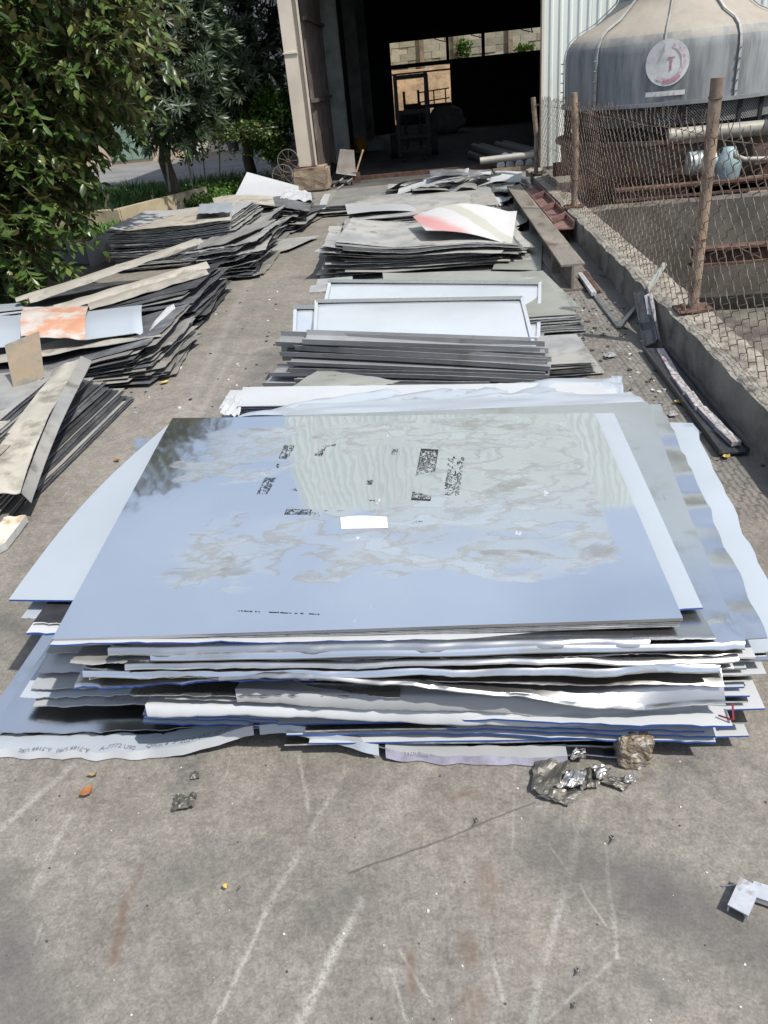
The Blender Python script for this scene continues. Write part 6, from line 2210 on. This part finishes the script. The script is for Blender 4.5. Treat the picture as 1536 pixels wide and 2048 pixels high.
MB().tube([a_, b_], .02, 6).build('handle', M_STAKE, sh)
MB().box((a_.x - .09, a_.y - .02, a_.z - .22), (a_.x + .09, a_.y, a_.z + .02)).build('blade', M_RUST2, sh)
for i, (p1, p2, r, lab) in enumerate((((668, 372), (700, 345), .025, 'pale bar on the floor right of the pedestal, nearest'), ((675, 378), (712, 352), .018, 'thin pale bar on the floor beside the nearest bar'), ((625, 340), (670, 325), .03, 'dark pipe lying behind the pedestal top'))):
    a_, b_ = P(*p1, .03), P(*p2, .03 if i < 2 else .35)
    tag(MB().tube([a_, b_], r, 8).build('scrap_bar', M_PVC if i < 2 else M_RUST2), lab, 'bar')
# railing far inside by the back opening
rl = empty('handrail', (.3, 34.0, 0))
tag(rl, 'thin dark handrail in front of the bright back opening', 'railing')
for xx in (-.2, .15, .6):
    MB().tube([(xx, 34, 0.0), (xx, 34, 1.5)], .025, 6).build('post', M_DARK, rl)
for zz in (1.15, 1.48):
    MB().tube([(-.4, 34, zz - .03), (.75, 34, zz + .03)], .025, 6).build('rail', M_DARK, rl)
MB().box((-.5, 33.6, .9), (.8, 34.3, 1.02)).build('platform', M_DARK, rl)
# shrubs by the block wall
bush('wall_shrub', 'green weed growing on the block wall seen through the middle back window', 'shrub', [((1.75, 44.4, 2.95), (.42, .3, .5))], 150, M_SHRUB, [(1.7, 44.4, 2.2)], (.1, .16), (.06, .1))
bush('wall_weed', 'small green weed on the block wall seen through the right back window', 'shrub', [((4.75, 44.4, 2.7), (.5, .3, .2))], 80, M_SHRUB, [(4.7, 44.4, 2.2)], (.1, .16), (.06, .1))

# ================================================================== ALONG THE LOW WALL
M_BEAM = mat('grey_brown_steel', (.24, .215, .18), .7, .25, .2, 3, dirt=((.15, .10, .07), 4, .5, .66), stretch=(1, .4, 1))
M_REDOX = mat('red_oxide_steel', (.20, .115, .10), .75, .1, .2, 3, dirt=((.12, .06, .045), 5, .52, .68))
bx_ = 1.36
ib = empty('steel_beam', (bx_, 8.2, 0))
tag(ib, 'long steel I-beam lying along the wall right of the centre piles', 'beam')
mb = MB().box((bx_ - .12, 8.15, .255), (bx_ + .12, 14.9, .275))
mb.build('top_flange', M_BEAM, ib)
MB().box((bx_ - .012, 8.15, .0251), (bx_ + .012, 14.9, .2549)).build('web', M_BEAM, ib)
MB().box((bx_ - .12, 8.15, .004), (bx_ + .12, 14.9, .025)).build('bottom_flange', M_BEAM, ib)
for i in range(3):
    MB().box((bx_ - .11, 8.9 + i * 2.2, .0252), (bx_ + .11, 8.92 + i * 2.2, .2548)).build('stiffener', M_BEAM, ib)
rc = empty('red_oxide_channel', (1.58, 12, 0))
tag(rc, 'red oxide steel channel with cross ribs between the beam and the wall', 'channel')
MB().box((1.50, 10.6, .17), (1.77, 14.6, .185)).build('base', M_REDOX, rc)
MB().box((1.50, 10.6, .185), (1.513, 14.6, .27)).build('flange', M_REDOX, rc)
MB().box((1.757, 10.6, .185), (1.77, 14.6, .27)).build('flange', M_REDOX, rc)
for yy in (11.0, 12.0, 13.2):
    MB().bar((1.513, yy, .22), (1.757, yy + .25, .25), .02, .07).build('rib', M_REDOX, rc)
for yy in (10.8, 14.3):
    MB().box((1.52, yy, 0), (1.75, yy + .12, .168)).build('bearer', M_RUST2, rc)
o = MB().bar(P(1132, 505, .01), P(1120, 455, .12), .04, .02).build('rusty_flat_bar', M_RUST)
tag(o, 'short rusty flat bar leaning behind the beam end', 'bar')
o = MB().tube([P(1062, 378, .05), P(1045, 384, .12), P(1030, 392, .06)], [.03, .05, .05], 8).build('curved_pipe_offcut', M_RUST2)
tag(o, 'curved rusty pipe offcut at the far end of the beam', 'pipe')
# bent bright bar
M_BAR = mat('galvanised_bar', (.42, .44, .43), .35, .8, .15, 6)
p0, p1 = P(1160, 552, .02), P(1238, 654, .02)
p2 = Vector((1.79, P(1290, 590, .0).y, .30))
p3 = PX(1330, 527, 1.95)
o = MB().bar(p0, p1, .035, .02).bar(p1, P(1275, 616, .02) + Vector((0, 0, .03)), .035, .02).build('bent_silver_bar', M_BAR)
tag(o, 'long silver bar bent to a V on the floor by the wall', 'bar')
o = MB().bar(P(1288, 592, .27), PX(1330, 527, 1.93), .03, .03).build('pale_square_tube', mat('pale_green_tube', (.46, .47, .42), .5, .2, .1, 5))
tag(o, 'short pale tube propped on the wall above the black channel', 'tube')
for i, (a, b, lab) in enumerate((((1160, 548), (1188, 588), 'pale broken foam stick lying at the end of the beam'), ((1168, 546), (1196, 584), 'dark scrap stick beside the pale foam stick'))):
    o = MB().bar(P(*a, .05), P(*b, .05), .05, .035).build('scrap_stick', (W_WHITE, M_RUST2)[i])
    tag(o, lab, 'offcut')
# black U-channel: one length leaning on the wall, then along the floor
M_RUB = mat('black_rubber_strip', (.035, .037, .042), .5, 0, .2, 5)
def uchan(a, b, w, h, name, label, material, cat, up=(0, 0, 1)):
    a, b = Vector(a), Vector(b)
    d = (b - a).normalized()
    s = d.cross(Vector(up)).normalized()
    n_ = s.cross(d)
    prof = [(-w / 2, h), (-w / 2 + .012, h), (-w / 2 + .012, .012), (w / 2 - .012, .012), (w / 2 - .012, h), (w / 2, h), (w / 2, 0), (-w / 2, 0)]
    vs = [p + s * x + n_ * y for p in (a, b) for x, y in prof]
    k = len(prof)
    mb = MB().add(vs, [(i, (i + 1) % k, k + (i + 1) % k, k + i) for i in range(k)] + [(7, 6, 5, 4, 3, 2, 1, 0), tuple(k + i for i in range(k))])
    return tag(mb.build(name, material), label, cat)


a_, b_, c_ = P(1283, 584, .30), P(1303, 690, .04), P(1468, 908, .02)
uchan(a_, b_, .12, .03, 'black_channel', 'short black channel leaning against the wall under the pale tube', M_RUB, 'channel', up=(-.5, 0, 1))
uchan(b_ + Vector((0, -.05, -.02)), c_, .17, .035, 'black_channel', 'long black channel lying on the floor at the foot of the wall', M_RUB, 'channel')
M_FOAM = mat('pink_printed_foam', (.38, .365, .365), .7, 0, .25, 14, dirt=((.27, .15, .16), 16, .54, .64))
o = MB().bar(P(1297, 590, .30), P(1313, 684, .05), .06, .03, up=(-.6, 0, 1)).build('printed_foam_strip', M_FOAM)
tag(o, 'pink printed foam strip leaning beside the short black channel', 'foam')
pth = [P(1322, 700, .03), P(1352, 755, .03), P(1376, 790, .035), P(1400, 822, .03), P(1440, 862, .03), P(1474, 898, .03)]
mb = MB()
for i in range(len(pth) - 1):
    mb.bar(pth[i] + Vector((rr(-.01, .01), 0, .006 * i)), pth[i + 1] + Vector((0, .02, .006 * i)), .055, .03)
tag(mb.build('broken_foam_strip', M_FOAM), 'long broken pink foam strip beside the black channel on the floor', 'foam')
# flakes of dried film on the floor
for i, (px, py, s, lab) in enumerate(((1365, 855, .05, 'torn grey film flake on the floor left of the black channel'), (1345, 830, .03, 'small torn flake above the larger film flake'), (1372, 868, .035, 'curled film scrap below the torn grey flake'), (1220, 712, .05, 'dark torn scrap on the floor right of the folded panels'), (1208, 668, .03, 'tiny pale scrap on the floor near the bent bar'))):
    c = P(px, py, .012)
    o = sheet('film_flake', c + Vector((-s, -s, 0)), c + Vector((s, -s * .7, 0)), c + Vector((s * .6, s, .01)), c + Vector((-s * .8, s * .9, 0)), (A_GREY, A_EDGE, A_DARK), .002, 6, 6, lambda u, v, p: .02 * n3(u * 4, v * 4, i) + .01, 1)
    tag(o, lab, 'scrap')

# ================================================================== LEFT BORDER SHEETS
M_OLDW = mat('old_white_ribbed_sheet', (.46, .47, .46), .6, .2, .12, 3, dirt=((.25, .25, .23), 4, .5, .66))
brd = empty('ribbed_border_sheet', P(200, 528))
tag(brd, 'grey-white ribbed sheet standing on edge beside the tall left stack', 'metal sheet')
A, B = P(182, 535), P(262, 500)
At, Bt = PY(168, 482, A.y), PY(262, 448, B.y)
mb = MB()
N = 8
for i in range(N):
    u0, u1 = i / N, (i + 1) / N
    q = lambda u, top: (At.lerp(Bt, u) if top else A.lerp(B, u)) + Vector((0, -.015 if int(u * N + .5) % 2 else 0, 0))
    m2 = MB().add([q(u0, 0), q(u1, 0), q(u1, 1), q(u0, 1), q(u0, 0) + Vector((0, .006, 0)), q(u1, 0) + Vector((0, .006, 0)), q(u1, 1) + Vector((0, .006, 0)), q(u0, 1) + Vector((0, .006, 0))], [(0, 1, 2, 3), (7, 6, 5, 4), (3, 2, 6, 7)])
    m2.build('rib_panel', M_OLDW, brd)
A, B = P(105, 525), P(178, 528)
At, Bt = PY(110, 480, A.y), PY(168, 480, B.y)
o = MB().add([A, B, Bt, At] + [q + Vector((0, .008, 0)) for q in (A, B, Bt, At)], [(0, 1, 2, 3), (7, 6, 5, 4), (3, 2, 6, 7)]).build('flat_border_sheet', mat('slate_sheet', (.20, .215, .235), .5, .3, .1, 2))
tag(o, 'slate grey flat sheet standing on edge left of the ribbed one', 'metal sheet')

# ================================================================== FOREGROUND LITTER
# broken concrete block
bm = bmesh.new()
bmesh.ops.create_cube(bm, size=1)
bmesh.ops.bevel(bm, geom=bm.edges[:], offset=.06, segments=1, affect='EDGES')
bmesh.ops.subdivide_edges(bm, edges=bm.edges[:], cuts=9, use_grid_fill=True)
c0 = P(1270, 1535, .0)
for v in bm.verts:
    k = .16 * n3(v.co.x * 3, v.co.y * 3, v.co.z * 3) + .10 * n3(v.co.x * 8, v.co.y * 8, v.co.z * 8) + .06 * n3(v.co.x * 20, v.co.y * 20, v.co.z * 20)
    v.co = v.co * (1 + k)
    v.co = Vector((v.co.x * .105, v.co.y * .10, v.co.z * .125)) + c0 + Vector((0, .04, .062))
mb = MB().add([v.co for v in bm.verts], [[v.index for v in f.verts] for f in bm.faces])
bm.free()
tag(mb.build('broken_concrete_block', mat('crumbling_block', (.25, .20, .145), .9, 0, .45, 30, .012, 60, dirt=((.55, .53, .49), 26, .55, .64))), 'small crumbling concrete block at the front right corner of the stack', 'block')
# crumpled dark foil pieces
M_FOIL = mat('dirty_foil', (.14, .135, .12), .5, .5, .25, 8, dirt=((.24, .22, .19), 9, .5, .62))
M_FOILB = mat('shiny_foil', (.50, .50, .49), .35, .8, .25, 10, dirt=((.22, .2, .17), 20, .5, .65))
def crumple(name, label, quad, hgt, material, seed, amp=.03, n=14):
    c = [P(*q) for q in quad]
    o = sheet(name, c[0], c[1], c[2], c[3], (material, material, M_FOIL), .002, n, n, lambda u, v, p: hgt + .5 * amp * (n3(u * 3, v * 3, seed) + .4 * n3(u * 7, v * 7, seed)) + amp * .3, 1,
              lambda u, v: (.08 * n3(v * 6, 1, seed) if u in (0., 1.) else 0, .08 * n3(u * 6, 2, seed) if v in (0., 1.) else 0), smooth=False)
    return tag(o, label, 'scrap')


crumple('torn_foil', 'dark torn metal foil lying flat left of the concrete block', [(1062, 1590), (1130, 1612), (1140, 1530), (1070, 1520)], .012, M_FOIL, 3)
crumple('torn_foil', 'grey foil flap lying lowest of the torn scraps', [(1075, 1600), (1140, 1618), (1165, 1590), (1100, 1575)], .012, M_FOIL, 5, .02)
o = crumple('crumpled_foil', 'shiny crumpled foil standing up among the torn scraps', [(1112, 1590), (1165, 1592), (1172, 1560), (1138, 1556)], .03, M_FOILB, 7, .045)
crumple('crumpled_foil', 'small bright foil tip behind the shiny crumpled foil', [(1140, 1532), (1172, 1530), (1170, 1512), (1148, 1512)], .03, M_FOILB, 9, .02, 7)
crumple('torn_foil', 'brownish foil flap between the shiny foil and the block', [(1160, 1585), (1200, 1582), (1195, 1545), (1160, 1545)], .012, M_FOIL, 11, .03)
crumple('folded_foil', 'triangular bright foil fold right of the shiny crumpled foil', [(1192, 1572), (1205, 1570), (1222, 1550), (1184, 1542)], .03, M_FOILB, 13, .02, 8)
crumple('torn_foil', 'thin dark foil strip trailing towards the concrete block', [(1200, 1570), (1250, 1588), (1262, 1570), (1215, 1556)], .012, M_FOIL, 15, .02)
crumple('crumpled_foil', 'little pale foil scrap at the foot of the concrete block', [(1245, 1575), (1270, 1572), (1268, 1556), (1248, 1558)], .012, M_FOILB, 17, .03, 8)
crumple('dark_film', 'black film tucked under the stack left of the foil scraps', [(655, 1490), (715, 1482), (700, 1465), (665, 1462)], .02, M_RUB, 19, .05)
# grey twisted scrap and leaves
crumple('twisted_film', 'grey twisted film scrap on the open concrete in front of the stack', [(346, 1628), (388, 1622), (398, 1595), (352, 1600)], .008, M_FOIL, 21, .05, 12)
crumple('twisted_film', 'small grey film scrap above the twisted one', [(382, 1562), (400, 1560), (398, 1546), (384, 1548)], .006, M_FOIL, 23, .02, 8)
def leaf_obj(px, py, L, W_, ang, material, label, curl=.02):
    c = P(px, py)
    mb = MB()
    d = Vector((math.cos(ang), math.sin(ang), 0))
    s = Vector((-d.y, d.x, 0))
    row = [(-.5, 0), (-.3, .7), (0, 1), (.25, .75), (.5, 0)]
    vs = []
    for x, w in row:
        z = .008 + curl * (2 * x) ** 2
        vs += [c + d * x * L - s * w * W_ / 2 + Vector((0, 0, z + curl * .6 * w)), c + d * x * L + Vector((0, 0, z)), c + d * x * L + s * w * W_ / 2 + Vector((0, 0, z + curl * .6 * w))]
    fs = []
    for i in range(4):
        for j in (0, 1):
            fs.append((i * 3 + j, (i + 1) * 3 + j, (i + 1) * 3 + j + 1, i * 3 + j + 1))
    mb.add(vs, fs)
    return tag(mb.build('fallen_leaf', material, smooth=True), label, 'leaf')


M_LB = mat('brown_dry_leaf', (.32, .13, .05), .7, 0, .3, 20)
M_LY = mat('yellow_dry_leaf', (.52, .40, .12), .7, 0, .2, 20)
leaf_obj(176, 1590, .055, .04, 1.0, M_LB, 'orange-brown dry leaf on the concrete at the lower left')
leaf_obj(188, 1556, .04, .015, .1, mat('tan_leaf', (.30, .22, .12), .8), 'thin tan leaf just above the orange-brown leaf')
leaf_obj(454, 1780, .02, .018, .4, M_LY, 'tiny yellow leaf on the concrete in the lower left')
leaf_obj(1358, 808, .08, .06, .3, M_LY, 'yellow dry leaf on the floor beside the black channel')
leaf_obj(235, 924, .06, .03, -.5, M_LB, 'reddish dry leaf on the aisle left of the front stack')
leaf_obj(330, 768, .09, .05, .8, M_LY, 'straw-coloured leaf on the aisle below the orange-topped pile')
leaf_obj(1452, 918, .07, .04, .9, M_LY, 'yellowish leaf at the near end of the black channel')
# bent galvanised bracket, lower right
M_GALV = mat('galvanised_bracket', (.60, .62, .64), .38, .55, .12, 14, dirt=((.42, .40, .38), 18, .52, .64))
br = empty('bent_bracket', P(1490, 1825))
tag(br, 'bent galvanised channel bracket on the concrete at the lower right edge', 'bracket')
def chan_piece(a, b, w, h, name):
    d = (b - a).normalized()
    s = d.cross(Vector((0, 0, 1))).normalized()
    mb = MB()
    for off, ww, hh in ((0, w, .004), (-w / 2 + .003, .004, h), (w / 2 - .003, .004, h)):
        z = .012 + h - .002 if hh < .01 else .012 + h / 2 - .003
        mb.bar(a + s * off + Vector((0, 0, z)), b + s * off + Vector((0, 0, z)), ww, hh if hh < .01 else h - .008)
    return mb.build(name, M_GALV, br)


chan_piece(P(1472, 1838), P(1497, 1782), .055, .028, 'near_flange')
chan_piece(P(1502, 1792), P(1590, 1822), .05, .024, 'far_flange')
o = MB().tube([P(1445, 1772, .006), P(1470, 1769, .02), P(1500, 1772, .03), P(1515, 1784, .02)], .002, 4).build('loose_wire', M_BAR)
tag(o, 'thin curl of wire lying over the bent bracket', 'wire')
# pebbles and chips
M_CHIP = mat('pale_chip', (.55, .53, .48), .8, 0, .2, 20)
M_CHIPD = mat('dark_chip', (.06, .058, .055), .8, 0, .3, 20)
chips = MB()
dchips = MB()
for i in range(70):
    px, py = rr(0, 1536), 1500 + 548 * rr(0, 1) ** 1.2
    c = P(px, py)
    s = rr(.001, .003)
    m_ = chips if rr(0, 1) < .5 else dchips
    m_.box((c.x - s, c.y - s, .0005), (c.x + s, c.y + s, s * 1.2), rot=Matrix.Rotation(rr(0, 3), 3, 'Z'), jit=s * .4)
for i in range(130):
    px, py = rr(250, 560), rr(560, 1000)
    c = P(px, py)
    s = rr(.004, .012)
    m_ = chips if rr(0, 1) < .45 else dchips
    m_.box((c.x - s, c.y - s, .0005), (c.x + s, c.y + s, s), rot=Matrix.Rotation(rr(0, 3), 3, 'Z'), jit=s * .4)
for i in range(160):
    c = Vector((rr(1.2, 1.78), rr(4.0, 9), 0))
    s = rr(.004, .014)
    m_ = chips if rr(0, 1) < .3 else dchips
    m_.box((c.x - s, c.y - s, .0005), (c.x + s, c.y + s, s), rot=Matrix.Rotation(rr(0, 3), 3, 'Z'), jit=s * .4)
for m_, mm, lab in ((chips, M_CHIP, 'pale grit and chips scattered over the concrete'), (dchips, M_CHIPD, 'dark grit and chips scattered over the concrete')):
    o = m_.build('scattered_grit', mm, loc=(0, 0, 0))
    o['kind'] = 'stuff'
    o['label'] = lab
for (px, py, L, lab) in ((1222, 1680, .03, 'small curled dark sliver on the concrete below the foil scraps'), (1153, 1945, .02, 'dark curl of metal near the bottom of the concrete'), (950, 1645, .03, 'grey curl of wire on the concrete below the stack'), (1147, 2013, .012, 'tiny dark chip near the bottom edge'), (478, 1778, .015, 'dark thin splinter beside the tiny yellow leaf')):
    c = P(px, py, .004)
    o = MB().tube([c + Vector((L * (t - .5) * .5, L * (t - .5), .004 + .006 * math.sin(t * 3.1))) + Vector((L * .3 * math.sin(t * 4), 0, 0)) for t in (0, .25, .5, .75, 1)], [.0015, .003, .0035, .003, .001], 5).build('metal_sliver', M_FOIL)
    tag(o, lab, 'sliver')
